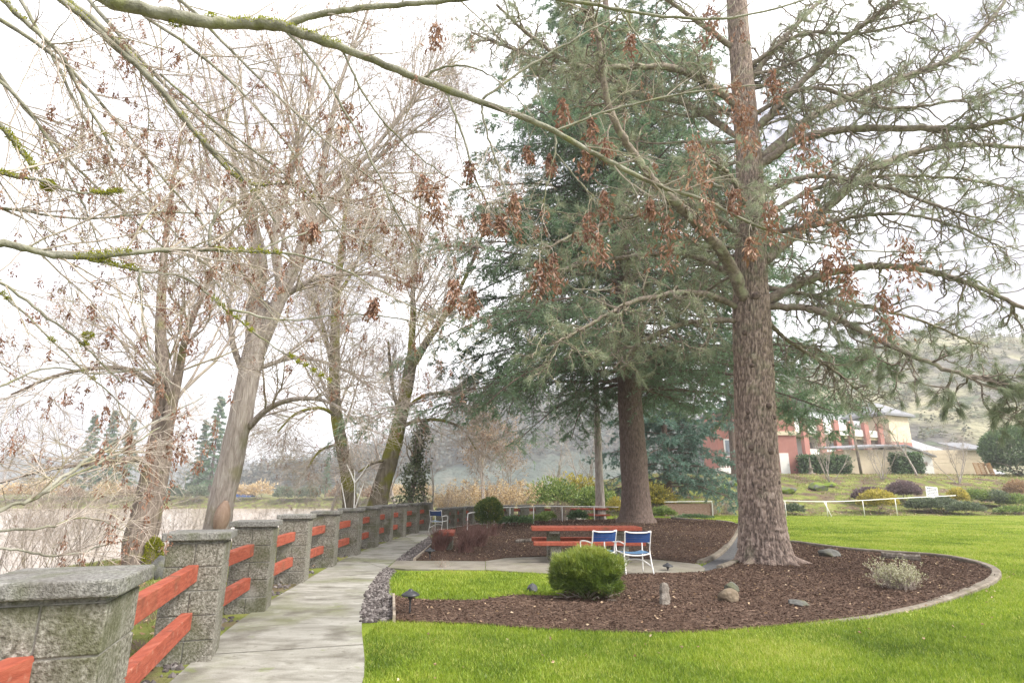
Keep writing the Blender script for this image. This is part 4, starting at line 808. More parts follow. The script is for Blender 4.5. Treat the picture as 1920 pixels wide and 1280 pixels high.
# ------------------------------------------------------------------ traced trunks and limbs
def trace(pts, n):                         # (px, py, distance, width) -> smooth 3-D line and radii
    a = np.array([[*P(x, y, Y), W(wd, x, y, Y) / 2] for x, y, Y, wd in pts]); s = spline(a, n); return s[:, :3], np.maximum(s[:, 3], .004)
def trunk_mesh(mb, p, r, sides=20, ridge=.07, freq=7, flare=0.0, seed=0):
    """tube with bark ridges"""
    k = len(p); t = norm(np.gradient(p, axis=0)); ref = np.array([0, 1.0, 0]) if abs(t[:, 1].mean()) < .8 else np.array([1.0, 0, 0])
    n1 = norm(np.cross(t, ref)); n2 = np.cross(t, n1); a = np.arange(sides) * 2 * math.pi / sides
    ring = n1[:, None] * np.cos(a)[None, :, None] + n2[:, None] * np.sin(a)[None, :, None]
    ln = np.concatenate([[0], np.cumsum(np.linalg.norm(np.diff(p, axis=0), axis=1))])
    q = np.stack([np.cos(a)[None] * freq + 0 * ln[:, None], np.sin(a)[None] * freq + 0 * ln[:, None], ln[:, None] * freq * .22 + 0 * a[None]], -1) * .35 + seed * 5
    nz = fbm(q, 1.6, 4); rid = np.abs(fbm(q + 9, 2.6, 3) - .5) * 2
    rr = r[:, None] * (1 + ridge * 2 * (nz - .5) + ridge * 1.6 * (np.minimum(rid * 3, 1) - .7))
    if flare: rr = rr * (1 + flare * np.exp(-ln / .35)[:, None] * (.55 + .9 * fbm(np.stack([np.cos(a) * 2, np.sin(a) * 2, 0 * a], -1) + seed, 1.2, 2))[None])
    V = p[:, None] + ring * rr[..., None]; i = np.arange(sides); j = (i + 1) % sides; b = np.arange(k - 1)[:, None] * sides
    var = np.clip(np.minimum(rid * 3, 1) * .9 * np.ones_like(rr), 0, 1).ravel()
    mb.add(V.reshape(-1, 3), np.stack([b + i, b + j, b + sides + j, b + sides + i], -1).reshape(-1, 4), 0, var)
def frames(p): return norm(np.gradient(p, axis=0))
def bare_crown(mb, stems, per1, L1, ang=.75, wander=.12, up=.05, seeds=None, per2=7, per3=5, per4=3, tmin=.35, s2=.5, s3=.5, r1=.55, minr=.0048, cull=None):
    ends = []
    for p, r in stems:
        P0, R0, D0 = p[None], r[None], frames(p)[None]
        fl = float(np.clip(np.linalg.norm(np.diff(p, axis=0), axis=1).sum() / 7.5, .12, 1.15))
        s, d, L, rr = spawn(P0, R0, D0, int(per1 * fl) + 2, tmin, ang, L1 * fl ** .5, r1, shrink=.6)
        lim = np.maximum(rr, .012); a, ra, da = grow(s, d, L, np.minimum(lim, L * .0105), 9, wander, up, .3); mb.tubes(a, ra, 6, cap=False)
        s, d, L, rr = spawn(a, ra, da, per2, .2, .7, L1 * .42, .6); b, rb, db = grow(s, d, L, np.maximum(rr, .0085), 7, wander * 1.2, up * .6, .4); mb.tubes(b, rb, 4, cap=False)
        s, d, L, rr = spawn(b, rb, db, per3, .2, .75, L1 * .42 * s2, .6); c, rc, dc = grow(s, d, L, np.maximum(rr, .006), 5, wander * 1.4, up * .4, .6); mb.tubes(c, rc, 3, cap=False)
        if per4:
            s, d, L, rr = spawn(c, rc, dc, per4, .25, .7, L1 * .42 * s2 * s3, .7); e, re, de = grow(s, d, L, np.maximum(rr, minr), 4, wander * 1.4, 0, .6); mb.tubes(e, re, 3, cap=False); ends.append(e[:, -1])
        ends.append(c[:, -1])
    return np.concatenate(ends)
def seeds(mb, q, n, Lc, wl, seed=None):    # hanging bunches of winged seeds below the points q
    k = len(q); t = rng.random((k, n)); Lc = np.broadcast_to(np.asarray(Lc, float), (k,))[:, None]
    c = q[:, None, :] + np.stack([rng.normal(0, .16, (k, n)) * Lc * (.35 + .8 * t), rng.normal(0, .16, (k, n)) * Lc * (.35 + .8 * t), -t * Lc], -1)
    a = rng.uniform(0, 6.28, (k, n)); d = norm(np.stack([np.cos(a) * .55, np.sin(a) * .55, -.75 + rng.normal(0, .3, (k, n))], -1))
    mb.leaf(c.reshape(-1, 3), d.reshape(-1, 3), wl * rng.uniform(.55, 1.3, k * n), wl * .38, 0, np.clip(.2 + .55 * rng.random(k * n) + .25 * np.repeat(rng.random(k), n), 0, 1), .3)
    st = np.stack([q + [0, 0, .03], q - np.array([0, 0, 1]) * Lc], 1); mb.tubes(st, np.full((k, 2), .0022), 3, cap=False)
def foot(px, py, Y): a = P(px, py, Y); return (a[0], Y, float(hgt(a[0], Y)))
def big_bare(label, stems, base, barkm, per1, L1, arcs=(), flare=.5, seedn=0, **kw):
    root = thing('bare_tree', label, 'tree', base); mb = MB(); st = []
    for i, (pts, n) in enumerate(stems):
        p, r = trace(pts, n); r = r * .92
        if i: r = r * np.linspace(.92, .55, n)
        if i == 0: p[0, 2] = base[2] - .15
        trunk_mesh(mb, p, r, 22, .06, 7, flare if i == 0 else 0, i); st.append((p, r))
    for pts in arcs: p, r = trace(pts, 20); r = r * .8; mb.tubes(p, r, 8); st.append((p, r))
    mb.build('trunk', M[barkm], root, smooth=True)
    mb = MB(); ends = bare_crown(mb, [s for i, s in enumerate(st) if i or len(stems) == 1], per1, L1, **kw); mb.build('crown', M['twig'], root)
    if seedn:
        e = ends[rng.permutation(len(ends))][:seedn]; mb = MB(); seeds(mb, e, 14, rng.uniform(.14, .28, len(e)), .062); mb.build('seed_bunches', M['seed'], root)['kind'] = 'stuff'
    return root, ends
# riverside trees, left to right
ya = 14.0
rA, eA = big_bare('grey forked riverside tree with green moss on the foot of its leaning trunk', [
    ([(272, 1072, ya, 62), (262, 1022, ya, 60), (276, 960, ya, 56), (290, 890, ya, 50), (297, 850, ya, 48), (302, 815, ya, 40), (306, 780, ya, 26)], 44),
    ([(296, 850, ya, 44), (303, 780, ya, 36), (305, 700, ya, 32), (301, 600, ya + .3, 27), (309, 470, ya + .6, 20), (325, 340, ya + 1, 12), (345, 220, ya + 1.3, 6)], 40),
    ([(302, 850, ya, 34), (318, 780, ya - .2, 26), (335, 700, ya - .4, 21), (352, 620, ya - .8, 17), (395, 520, ya - 1, 12), (440, 420, ya - 1.4, 7)], 34)],
    foot(272, 1072, ya), 'brownbark', 25, 3.8, seedn=330, per3=4, per4=1, arcs=[[(296, 870, ya, 20), (250, 860, ya - .5, 14), (180, 868, ya - 1, 10), (90, 880, ya - 1.6, 7), (0, 905, ya - 2, 4)], [(290, 720, ya, 14), (230, 690, ya - .6, 11), (120, 700, ya - 1, 8), (20, 740, ya - 1.5, 5)]], tmin=.12)
p, r = trace([(283, 1066, ya - .05, 40), (287, 1035, ya - .05, 26), (284, 1010, ya - .05, 8)], 10); mb = MB(); trunk_mesh(mb, p + [.08, -.12, 0], r, 18, .2, 6)
mp_, md_, mr_ = shell(2600, (p[3] + [.08, -.14, 0]), (.2, .16, .42), .3, .8, 5, .9); mb2 = MB(); mb2.leaf(mp_, norm(md_ + rng.normal(0, .4, mp_.shape)), .05, .025, 0, rng.random(2600)); mb2.build('moss', M['moss'], rA)
yb = 16.5
rB, eB = big_bare('tall thick grey cottonwood leaning right behind the second block post', [
    ([(382, 1062, yb, 66), (404, 1000, yb, 52), (418, 930, yb, 50), (432, 870, yb, 48), (452, 780, yb, 46), (470, 690, yb, 43), (482, 640, yb, 44), (490, 600, yb, 34), (496, 565, yb, 20)], 60),
    ([(478, 645, yb, 40), (478, 570, yb, 36), (490, 490, yb + .3, 30), (470, 400, yb + .5, 22), (440, 300, yb + .8, 15), (400, 170, yb + 1, 8), (380, 60, yb + 1.2, 5)], 40),
    ([(488, 645, yb, 34), (520, 570, yb - .2, 32), (560, 480, yb - .4, 28), (590, 380, yb - .6, 22), (612, 280, yb - .6, 18), (640, 150, yb - .6, 12), (690, 20, yb - .5, 7)], 44),
    ([(528, 555, yb - .2, 20), (515, 440, yb - .8, 18), (545, 330, yb - 1, 14), (580, 200, yb - 1.4, 10), (610, 60, yb - 1.6, 6)], 34),
    ([(575, 440, yb - .5, 20), (660, 340, yb, 16), (740, 270, yb + .4, 10), (840, 200, yb + .8, 5)], 28),
    ([(592, 372, yb - .6, 16), (690, 290, yb + 1, 12), (770, 190, yb + 1.4, 8), (830, 110, yb + 1.5, 4)], 28)],
    foot(382, 1062, yb), 'greybark', 23, 4.6, seedn=420, wander=.085, ang=.55, per2=6, per3=5, per4=1, arcs=[[(465, 802, yb, 16), (500, 768, yb - .3, 14), (545, 749, yb - .8, 12), (600, 749, yb - 1, 9), (650, 770, yb - 1.2, 6)], [(452, 690, yb, 16), (436, 640, yb - .2, 14), (428, 560, yb - .4, 10)],
    [(484, 690, yb, 12), (560, 670, yb + .5, 9), (640, 690, yb + .8, 6), (700, 730, yb + 1, 4)], [(525, 560, yb, 14), (600, 520, yb - .5, 11), (700, 515, yb - .8, 7), (800, 545, yb - 1, 4)]], tmin=.1, flare=.35)
mb = MB(); p, r = trace([(409, 1000, yb - .30, 8), (412, 988, yb - .30, 22), (416, 970, yb - .30, 28), (420, 952, yb - .30, 22), (424, 938, yb - .29, 7)], 14); mb.tubes(p, r, 14); mb.build('bark_scar', surf('bare_wood', [(.3, (.24, .16, .11)), (.7, (.42, .31, .24))], 5, .9, .5, 20, stretch=(2, 2, .4)), rB, smooth=True)
yc = 24.0
rC, eC = big_bare('slender mossy trunk curving up from behind the fence, left of a matching pair', [
    ([(658, 965, yc, 34), (652, 900, yc, 27), (642, 840, yc, 25), (630, 770, yc, 24), (627, 700, yc, 22), (628, 620, yc, 19), (632, 540, yc + .4, 15), (645, 430, yc + .8, 10), (655, 300, yc + 1, 6)], 70)],
    foot(658, 965, yc), 'mossbark', 36, 3.8, seedn=260, per4=1, ang=.55, arcs=[[(626, 700, yc, 12), (605, 610, yc + .3, 9), (585, 560, yc + .6, 6)], [(632, 780, yc, 9), (600, 765, yc - 1, 8), (555, 775, yc - 1.5, 6), (520, 810, yc - 1.6, 4)],
    [(640, 830, yc, 8), (600, 845, yc - .5, 6), (575, 880, yc - 1, 4)], [(630, 560, yc, 9), (665, 500, yc + .5, 7), (690, 430, yc + .6, 4)]], tmin=.3)
rD, eD = big_bare('stout forked tree leaning right with moss down its left side, right of a matching pair', [
    ([(703, 968, yc, 44), (718, 905, yc, 36), (735, 850, yc, 33), (752, 780, yc, 28), (764, 720, yc, 26), (772, 670, yc, 26)], 44),
    ([(770, 680, yc, 18), (774, 600, yc + .3, 15), (775, 520, yc + .6, 12), (785, 420, yc + 1, 8), (790, 330, yc + 1.2, 5)], 30),
    ([(776, 680, yc, 20), (800, 640, yc - .3, 18), (835, 590, yc - .6, 15), (868, 530, yc - 1, 11), (905, 440, yc - 1.3, 8), (925, 380, yc - 1.5, 5)], 34)],
    foot(703, 968, yc), 'mossbark', 25, 3.8, seedn=280, per4=1, ang=.55, arcs=[[(756, 797, yc, 10), (790, 788, yc - .6, 9), (830, 788, yc - 1, 7), (868, 805, yc - 1.4, 5), (892, 842, yc - 1.6, 3)], [(766, 760, yc, 9), (800, 740, yc - .5, 8), (850, 735, yc - 1, 5)], [(735, 860, yc, 7), (700, 868, yc - .6, 6), (672, 885, yc - 1, 4)],
    [(752, 790, yc, 9), (735, 720, yc + .5, 8), (728, 640, yc + .8, 5)]], tmin=.1)
# ------------------------------------------------------------------ overhanging maple (its trunk stands left of the view)
mroot = thing('maple_tree', 'overhanging maple with mossy branches and hanging brown seed clusters reaching in from the left', 'tree', (-7.2, 1.6, 0))
mb = MB(); tk = spline(np.array([[-7.2, 1.6, -.3, .34], [-7.0, 1.8, 1.5, .29], [-6.7, 2.1, 3.2, .26], [-6.3, 2.6, 5.0, .22], [-5.9, 2.9, 7.0, .17]]), 50); trunk_mesh(mb, tk[:, :3], tk[:, 3], 22, .05, 7, .4); mb.build('trunk', M['maplebark'], mroot, smooth=True)
def near_trunk(p0, z):                    # a limb starts on the trunk
    i = np.argmin(np.abs(tk[:, 2] - z)); return tk[i, :3]
ML = [  # (start height on the trunk or None, [(px, py, Y, width)])
 (4.6, [(120, -60, 4.6, 34), (200, 0, 4.7, 32), (290, 22, 4.8, 32), (380, 41, 4.9, 30), (450, 45, 5.0, 26), (530, 52, 5.0, 25), (640, 90, 5.1, 20), (760, 137, 5.2, 17), (850, 173, 5.3, 16), (960, 211, 5.4, 14), (1045, 250, 5.5, 13), (1130, 296, 5.6, 12), (1220, 342, 5.7, 10), (1320, 376, 5.8, 8), (1440, 432, 5.9, 6), (1580, 465, 6.0, 4), (1740, 474, 6.1, 3), (1870, 461, 6.2, 2)]),
 (None, [(532, 52, 5.0, 17), (570, 34, 5.0, 16), (640, 20, 5.0, 14), (730, 10, 5.1, 13), (830, 2, 5.1, 11), (960, -8, 5.2, 10), (1090, 6, 5.3, 8), (1200, 26, 5.4, 7), (1310, 36, 5.5, 6), (1400, 30, 5.6, 5), (1530, -6, 5.7, 4)]),
 (5.4, [(60, -40, 5.2, 20), (130, 12, 5.4, 18), (210, 82, 5.6, 17), (300, 165, 5.8, 14), (380, 265, 6.0, 12), (440, 315, 6.1, 9), (520, 420, 6.3, 6)]),
 (5.0, [(80, -30, 5.9, 20), (165, 30, 6.0, 17), (250, 110, 6.2, 15), (330, 205, 6.4, 13), (420, 310, 6.6, 9), (470, 345, 6.7, 7), (555, 350, 6.9, 5), (640, 420, 7.1, 4), (760, 510, 7.3, 3)]),
 (4.4, [(-20, -20, 5.0, 15), (70, 60, 5.2, 13), (115, 105, 5.3, 12), (160, 190, 5.5, 9), (215, 285, 5.7, 5)]),
 (4.0, [(-60, 160, 4.6, 18), (0, 235, 4.8, 13), (40, 285, 5.0, 11), (75, 330, 5.1, 8)]),
 (3.8, [(-60, 300, 4.6, 12), (0, 325, 4.7, 10), (75, 338, 4.9, 8), (130, 358, 5.0, 6), (190, 362, 5.1, 5), (245, 355, 5.2, 3)]),
 (3.2, [(-60, 448, 4.2, 24), (0, 456, 4.3, 21), (60, 468, 4.4, 20), (110, 479, 4.5, 20), (180, 481, 4.6, 18), (250, 473, 4.7, 14), (350, 467, 4.9, 11), (400, 469, 5.0, 9), (480, 472, 5.1, 7), (570, 480, 5.3, 6), (650, 508, 5.5, 5), (760, 570, 5.8, 4), (890, 625, 6.0, 2)]),
 (None, [(150, 482, 4.55, 9), (220, 498, 4.7, 8), (290, 512, 4.9, 7), (345, 520, 5.0, 7), (420, 577, 5.2, 6), (500, 640, 5.4, 4), (580, 690, 5.6, 3), (660, 740, 5.8, 2)]),
 (None, [(392, 462, 5.0, 10), (396, 425, 5.0, 9), (410, 395, 5.0, 8), (425, 370, 5.1, 6)]),
 (None, [(530, 52, 5.0, 8), (590, 120, 5.1, 7), (665, 240, 5.3, 6), (720, 350, 5.5, 5), (760, 430, 5.6, 4), (800, 500, 5.8, 2)]),
 (None, [(300, 140, 5.8, 7), (420, 240, 6.0, 6), (540, 330, 6.2, 6), (555, 348, 6.2, 6), (640, 430, 6.4, 4), (720, 490, 6.6, 3)]),
 (None, [(836, 168, 5.3, 6), (850, 205, 5.3, 6), (870, 262, 5.4, 5), (890, 330, 5.5, 4), (925, 395, 5.6, 3), (1000, 470, 5.8, 3), (1080, 545, 5.9, 2)]),
 (None, [(904, 190, 5.35, 6), (905, 215, 5.35, 5), (918, 265, 5.4, 5), (940, 330, 5.5, 4), (960, 400, 5.6, 3), (1010, 465, 5.7, 2)]),
 (None, [(1040, 247, 5.5, 6), (1120, 215, 5.6, 5), (1220, 188, 5.7, 5), (1330, 168, 5.8, 4), (1430, 160, 5.9, 3)]),
 (None, [(905, 185, 5.35, 6), (960, 145, 5.4, 6), (1040, 95, 5.5, 5), (1120, 50, 5.6, 4), (1200, 10, 5.7, 3)]),
 (None, [(1042, 250, 5.5, 5), (1040, 290, 5.5, 4), (1020, 380, 5.6, 3), (1014, 470, 5.7, 2)]),
 (None, [(1040, 285, 5.5, 4), (1090, 345, 5.6, 3), (1130, 400, 5.7, 2)]),
 (None, [(790, 147, 5.25, 5), (830, 128, 5.2, 5), (880, 125, 5.2, 4), (930, 150, 5.3, 3), (985, 200, 5.4, 2)]),
 (None, [(1152, 4, 5.35, 5), (1200, 75, 5.4, 4), (1240, 130, 5.5, 3)]),
 (2.6, [(-60, 1010, 3.6, 13), (0, 955, 3.9, 11), (60, 935, 4.1, 10), (130, 885, 4.4, 9), (210, 832, 4.7, 7), (290, 790, 5.0, 5), (380, 745, 5.4, 3)]),
 (None, [(60, 940, 4.1, 8), (140, 890, 4.3, 6), (220, 850, 4.6, 5), (300, 800, 4.9, 3)]),
 (2.4, [(-60, 998, 4.0, 9), (40, 992, 4.3, 7), (100, 985, 4.5, 6), (170, 970, 4.8, 4), (240, 1000, 5.0, 2)]),
 (2.2, [(-60, 1020, 4.4, 8), (40, 1032, 4.6, 6), (120, 1040, 4.8, 5), (240, 1010, 5.2, 3)]),
 (3.0, [(-60, 520, 4.6, 10), (0, 530, 4.7, 8), (70, 580, 4.9, 7), (150, 640, 5.1, 6), (165, 655, 5.2, 5), (230, 720, 5.4, 3)]),
 (3.1, [(-60, 500, 5.2, 8), (0, 550, 5.3, 7), (60, 600, 5.4, 6), (130, 670, 5.6, 5), (230, 760, 5.8, 3), (300, 830, 6.0, 2)]),
 (2.8, [(-60, 745, 4.4, 8), (10, 720, 4.6, 6), (90, 690, 4.9, 5), (180, 700, 5.2, 4), (300, 690, 5.6, 3)]),
 (None, [(262, 505, 4.8, 7), (266, 560, 4.9, 6), (272, 620, 5.0, 5), (290, 680, 5.1, 4), (320, 720, 5.2, 3)]),
 (4.2, [(-60, 100, 5.4, 12), (30, 180, 5.6, 9), (90, 260, 5.8, 7), (150, 370, 6.0, 5), (190, 470, 6.2, 3)]),
 (5.6, [(180, -60, 5.6, 12), (260, 20, 5.8, 10), (420, 140, 6.1, 8), (560, 300, 6.5, 6), (650, 470, 6.9, 3)]),
 (5.8, [(270, -60, 6.2, 11), (370, 30, 6.4, 9), (520, 180, 6.7, 7), (690, 330, 7.0, 5), (860, 430, 7.4, 3)]),
 (4.2, [(-60, 60, 5.8, 11), (30, 180, 6.0, 9), (140, 310, 6.3, 7), (270, 430, 6.6, 5), (380, 540, 7.0, 3)]),
 (5.2, [(120, -60, 6.6, 12), (200, 40, 6.8, 11), (340, 190, 7.0, 9), (470, 300, 7.2, 7), (620, 372, 7.5, 4), (760, 400, 7.8, 2)]),
 (5.2, [(10, -50, 6.9, 11), (90, 90, 7.1, 9), (170, 240, 7.3, 7), (290, 390, 7.6, 5), (430, 560, 8.0, 3)]),
 (3.6, [(-60, 380, 5.4, 10), (40, 395, 5.6, 8), (160, 410, 5.9, 6), (300, 398, 6.2, 5), (420, 402, 6.5, 3)]),
 (None, [(640, 90, 5.1, 6), (690, 190, 5.4, 5), (770, 280, 5.7, 4), (850, 340, 6.0, 3), (900, 380, 6.2, 2)]),
 (None, [(430, 580, 5.2, 6), (540, 600, 5.6, 5), (650, 590, 6.0, 4), (760, 600, 6.4, 3), (840, 640, 6.7, 2)]),
 (None, [(480, 473, 5.1, 6), (560, 440, 5.5, 5), (660, 430, 5.9, 4), (780, 420, 6.3, 3)]),
 (4.8, [(-10, 30, 6.4, 12), (120, 120, 6.6, 10), (220, 230, 6.8, 8), (320, 350, 7.0, 6), (430, 480, 7.3, 4), (520, 600, 7.6, 3)]),
]
mlines = []; lic = []
for z0, pts in ML:
    p, r = trace(pts, max(24, 5 * len(pts)))
    if z0 is not None:
        s = near_trunk(p[0], z0); a = spline(np.array([[*s, r[0] * 1.15], [*(s * .5 + p[0] * .5 + [0, 0, .12]), r[0] * 1.08], [*p[0], r[0]]]), 10)[:-1]; p = np.vstack([a[:, :3], p]); r = np.concatenate([a[:, 3], r])
    r = r * (1 + .05 * rng.normal(size=len(r)))
    r = r * (.78 if z0 == 4.6 or p[:, 0].mean() > -1 else .68); nd = np.arange(len(p)) % 6 == 3; r = r * np.where(nd, 1.10, 1)
    p = p + .005 * rng.normal(size=p.shape); mlines.append((p, r))
    mb = MB(); mb.tubes(p, r, 10); mb.build('limb', M['maplebark'], mroot, smooth=True)
mb = MB(); clus = []; twp = []
for (z0, pts), (p, r) in zip(ML, mlines):
    s = p[-max(20, 5 * len(pts)):]; rr = r[-len(s):]
    ln = np.linalg.norm(np.diff(s, axis=0), axis=1).sum(); n1 = int(4 + ln * 3.2)
    left = s[:, 0].mean() < -.6
    lowl = pts[-1][1] > 700 or pts[0][1] > 700; n1 = int(n1 * (.8 if lowl else 1.5 if left else .5))
    a0, d0, L0, r0 = spawn(s[None], rr[None], frames(s)[None], n1, .12, .75, (.6 if lowl else 1.35) if left else .8, .5, shrink=.4); a, ra, da = grow(a0, d0, L0, np.clip(r0, .004, .009), 9, .09, .02, .4); mb.tubes(a, ra, 5, cap=False)
    a0, d0, L0, r0 = spawn(a, ra, da, 5 if left else 3, .2, .7, .5, .6); b, rb, db = grow(a0, d0, L0, np.clip(r0, .0028, .006), 6, .14, -.02, .5); mb.tubes(b, rb, 4, cap=False)
    a0, d0, L0, r0 = spawn(b, rb, db, 3 if left else 1, .3, .7, .22, .7); c, rc, dc = grow(a0, d0, L0, np.clip(r0, .002, .004), 4, .16, -.04, .6); mb.tubes(c, rc, 3, cap=False)
    clus.append(b[rng.random(len(b)) < .5][:, -1]); clus.append(c[rng.random(len(c)) < (.16 if left else .06)][:, -1]); twp += [a.reshape(-1, 3), b.reshape(-1, 3)]
mb.build('twig', M['twig'], mroot)['kind'] = 'stuff'
CL = [(1055, 185, 55), (1300, 255, 85), (1378, 150, 65), (1395, 215, 70), (1448, 128, 75), (1503, 232, 85), (1510, 350, 60), (1562, 418, 70), (1548, 485, 40), (1587, 495, 55), (1693, 442, 85), (1655, 545, 75), (1374, 350, 60), (1325, 372, 60), (1330, 8, 60), (965, 362, 60), (1012, 485, 60), (1037, 475, 55),
      (1097, 275, 60), (1133, 358, 50), (1122, 435, 45), (1250, 395, 80), (1216, 372, 35), (1135, 255, 50), (1032, 285, 50), (990, 272, 40), (938, 400, 45), (910, 400, 45), (886, 540, 45), (881, 300, 45), (1103, 395, 45), (1405, 440, 45), (1440, 375, 60), (1108, 220, 40), (818, 42, 45), (652, 190, 60), (793, 325, 45), (820, 345, 50), (852, 520, 45), (590, 415, 40), (700, 560, 40), (1180, 60, 40)]
alln = np.concatenate([p for p, r in mlines]); stems = MB(); cp = []
for px, py, hpx in CL:
    Y = 5.5 + .4 * (px - 900) / 700; hpx *= 1.2 * rng.uniform(.7, 1.25); a = P(px, py, Y); Lc = W(hpx, px, py, Y); m2 = MB(); seeds(m2, a[None], int(50 + hpx * .9), Lc, .076); so_ = m2.build('seed_cluster', M['seed'], mroot)
    i = np.argmin(np.linalg.norm((alln - a) * [1, 1, .6], axis=1)); b = alln[i]; mid = (a + b) / 2 + [0, 0, .04]; stems = MB(); stems.tubes(spline(np.array([b, mid, a + [0, 0, .02], a - [0, 0, Lc * .6]]), 10), np.linspace(.004, .002, 10), 4, cap=False); stems.build('seed_stalk', M['twig'], so_)
q = np.concatenate(clus); q = q[rng.permutation(len(q))]
q = q[(q[:, 1] > 3) & (np.abs(q[:, 0]) < q[:, 1] * 1.0)]
ql = q[:1000]
for k in range(50): m2 = MB(); seeds(m2, ql[k:k + 1], 36, .15, .05); m2.build('seed_cluster', M['seed'], mroot)
m2 = MB(); seeds(m2, ql[50:], 18, rng.uniform(.07, .15, len(ql[50:])), .040); m2.build('seed_bunches', M['seed'], mroot)['kind'] = 'stuff'
mb = MB()
for k, (p, r) in enumerate(mlines):                                  # moss sleeves and tufts on the upper sides
    if k in (0, 2, 3, 4, 5, 6, 7, 8, 24, 25) :
        n = len(p); i = rng.integers(0, int(n * (.42 if k == 0 else .95)), int(n * 70)); u = fbm(p[i], 2.6, 2); i = i[u > (.56 if k in (0, 7) else .48)]
        dd = rng.normal(size=(len(i), 3)); dd[:, 2] = np.abs(dd[:, 2]) * .8; dd = norm(dd); mb.leaf(p[i] + rng.normal(0, .012, (len(i), 3)) + dd * r[i][:, None] * .9, dd, rng.uniform(.012, .03, len(i)), .012, 0, rng.random(len(i)))
mp_, md_, mr_ = shell(900, P(90, 347, 5.1), (.055, .045, .04), .3, .5, 8, .9); mb.leaf(mp_, md_, .03, .015, 0, .4 + .6 * rng.random(900))
for px, py, Y, s in ((165, 628, 5.15, .028), (510, 46, 5.0, .025), (330, 42, 4.85, .04), (395, 32, 4.9, .035)):
    mp_, md_, mr_ = shell(220, P(px, py, Y), (s * 1.5, s, s * .8), .3, .4, px, .9); mb.leaf(mp_, md_, .025, .012, 0, rng.random(220))
mb.build('moss', M['moss'], mroot)['kind'] = 'stuff'
# ------------------------------------------------------------------ big pine
yp = float(G(1437, 1062)[1]) + .45
proot = thing('pine_tree', 'big pine with a thick scaly trunk and long bare limbs standing in the mulch ring', 'tree', (*P(1437, 1055, yp)[:2], 0))
tp, tr = trace([(1437, 1072, yp, 106), (1436, 1050, yp, 98), (1432, 1010, yp, 86), (1427, 950, yp, 78), (1421, 880, yp, 74), (1417, 800, yp, 72), (1414, 720, yp, 70), (1411, 640, yp, 68), (1408, 560, yp, 63), (1407, 500, yp, 57), (1408, 400, yp, 50), (1404, 300, yp, 45), (1396, 200, yp, 41), (1388, 100, yp, 38), (1381, 0, yp, 35), (1372, -160, yp, 28), (1365, -330, yp, 18)], 520)
mb = MB(); trunk_mesh(mb, tp, tr, 128, .05, 30, .22, 2)
a0 = P(1437, 1052, yp)
for k in range(9):                                                   # root flares
    a = k * .7 + .3; d = np.array([math.cos(a), math.sin(a), 0]); q = np.array([[*(a0 + d * .30 + [0, 0, .42]), .13], [*(a0 + d * .48 + [0, 0, .12]), .11], [*(a0 + d * (.72 + .1 * (k % 3)) + [0, 0, -.02]), .05]]); q[:, 2] -= (a0[2] - .02); s = spline(q, 10); mb.tubes(s[:, :3], s[:, 3], 10)
tko = mb.build('trunk', M['pinebark'], proot, smooth=True)
mk = surf('dark_knot', [(.3, (.05, .036, .03)), (.7, (.17, .125, .105))], 14, .95, .8, 30)
for px, py, s in ((1398, 692, .07), (1428, 765, .10), (1440, 785, .09), (1397, 840, .09), (1430, 848, .10), (1410, 912, .08), (1392, 775, .07), (1448, 905, .07), (1387, 630, .08), (1440, 690, .06), (1404, 566, .12)):
    a = P(px, py, yp); i = np.argmin(np.abs(tp[:, 2] - a[2])); off = (a - tp[i])[0]; rr = tr[i]; off = np.clip(off, -rr * .93, rr * .93); yv = -math.sqrt(max(rr * rr - off * off, 0)); c = tp[i] + [off, yv * 1.0, 0]; out = norm(np.array([off, yv, 0]))
    q = np.array([c - out * .03, c + out * .02, c + out * .035]); mb = MB(); mb.tubes(q, np.array([s, s * .85, s * .3]) * (.62 + .3 * ((px * 7 + py) % 5) / 5), 10); mb.build('knot', mk, tko, smooth=True)
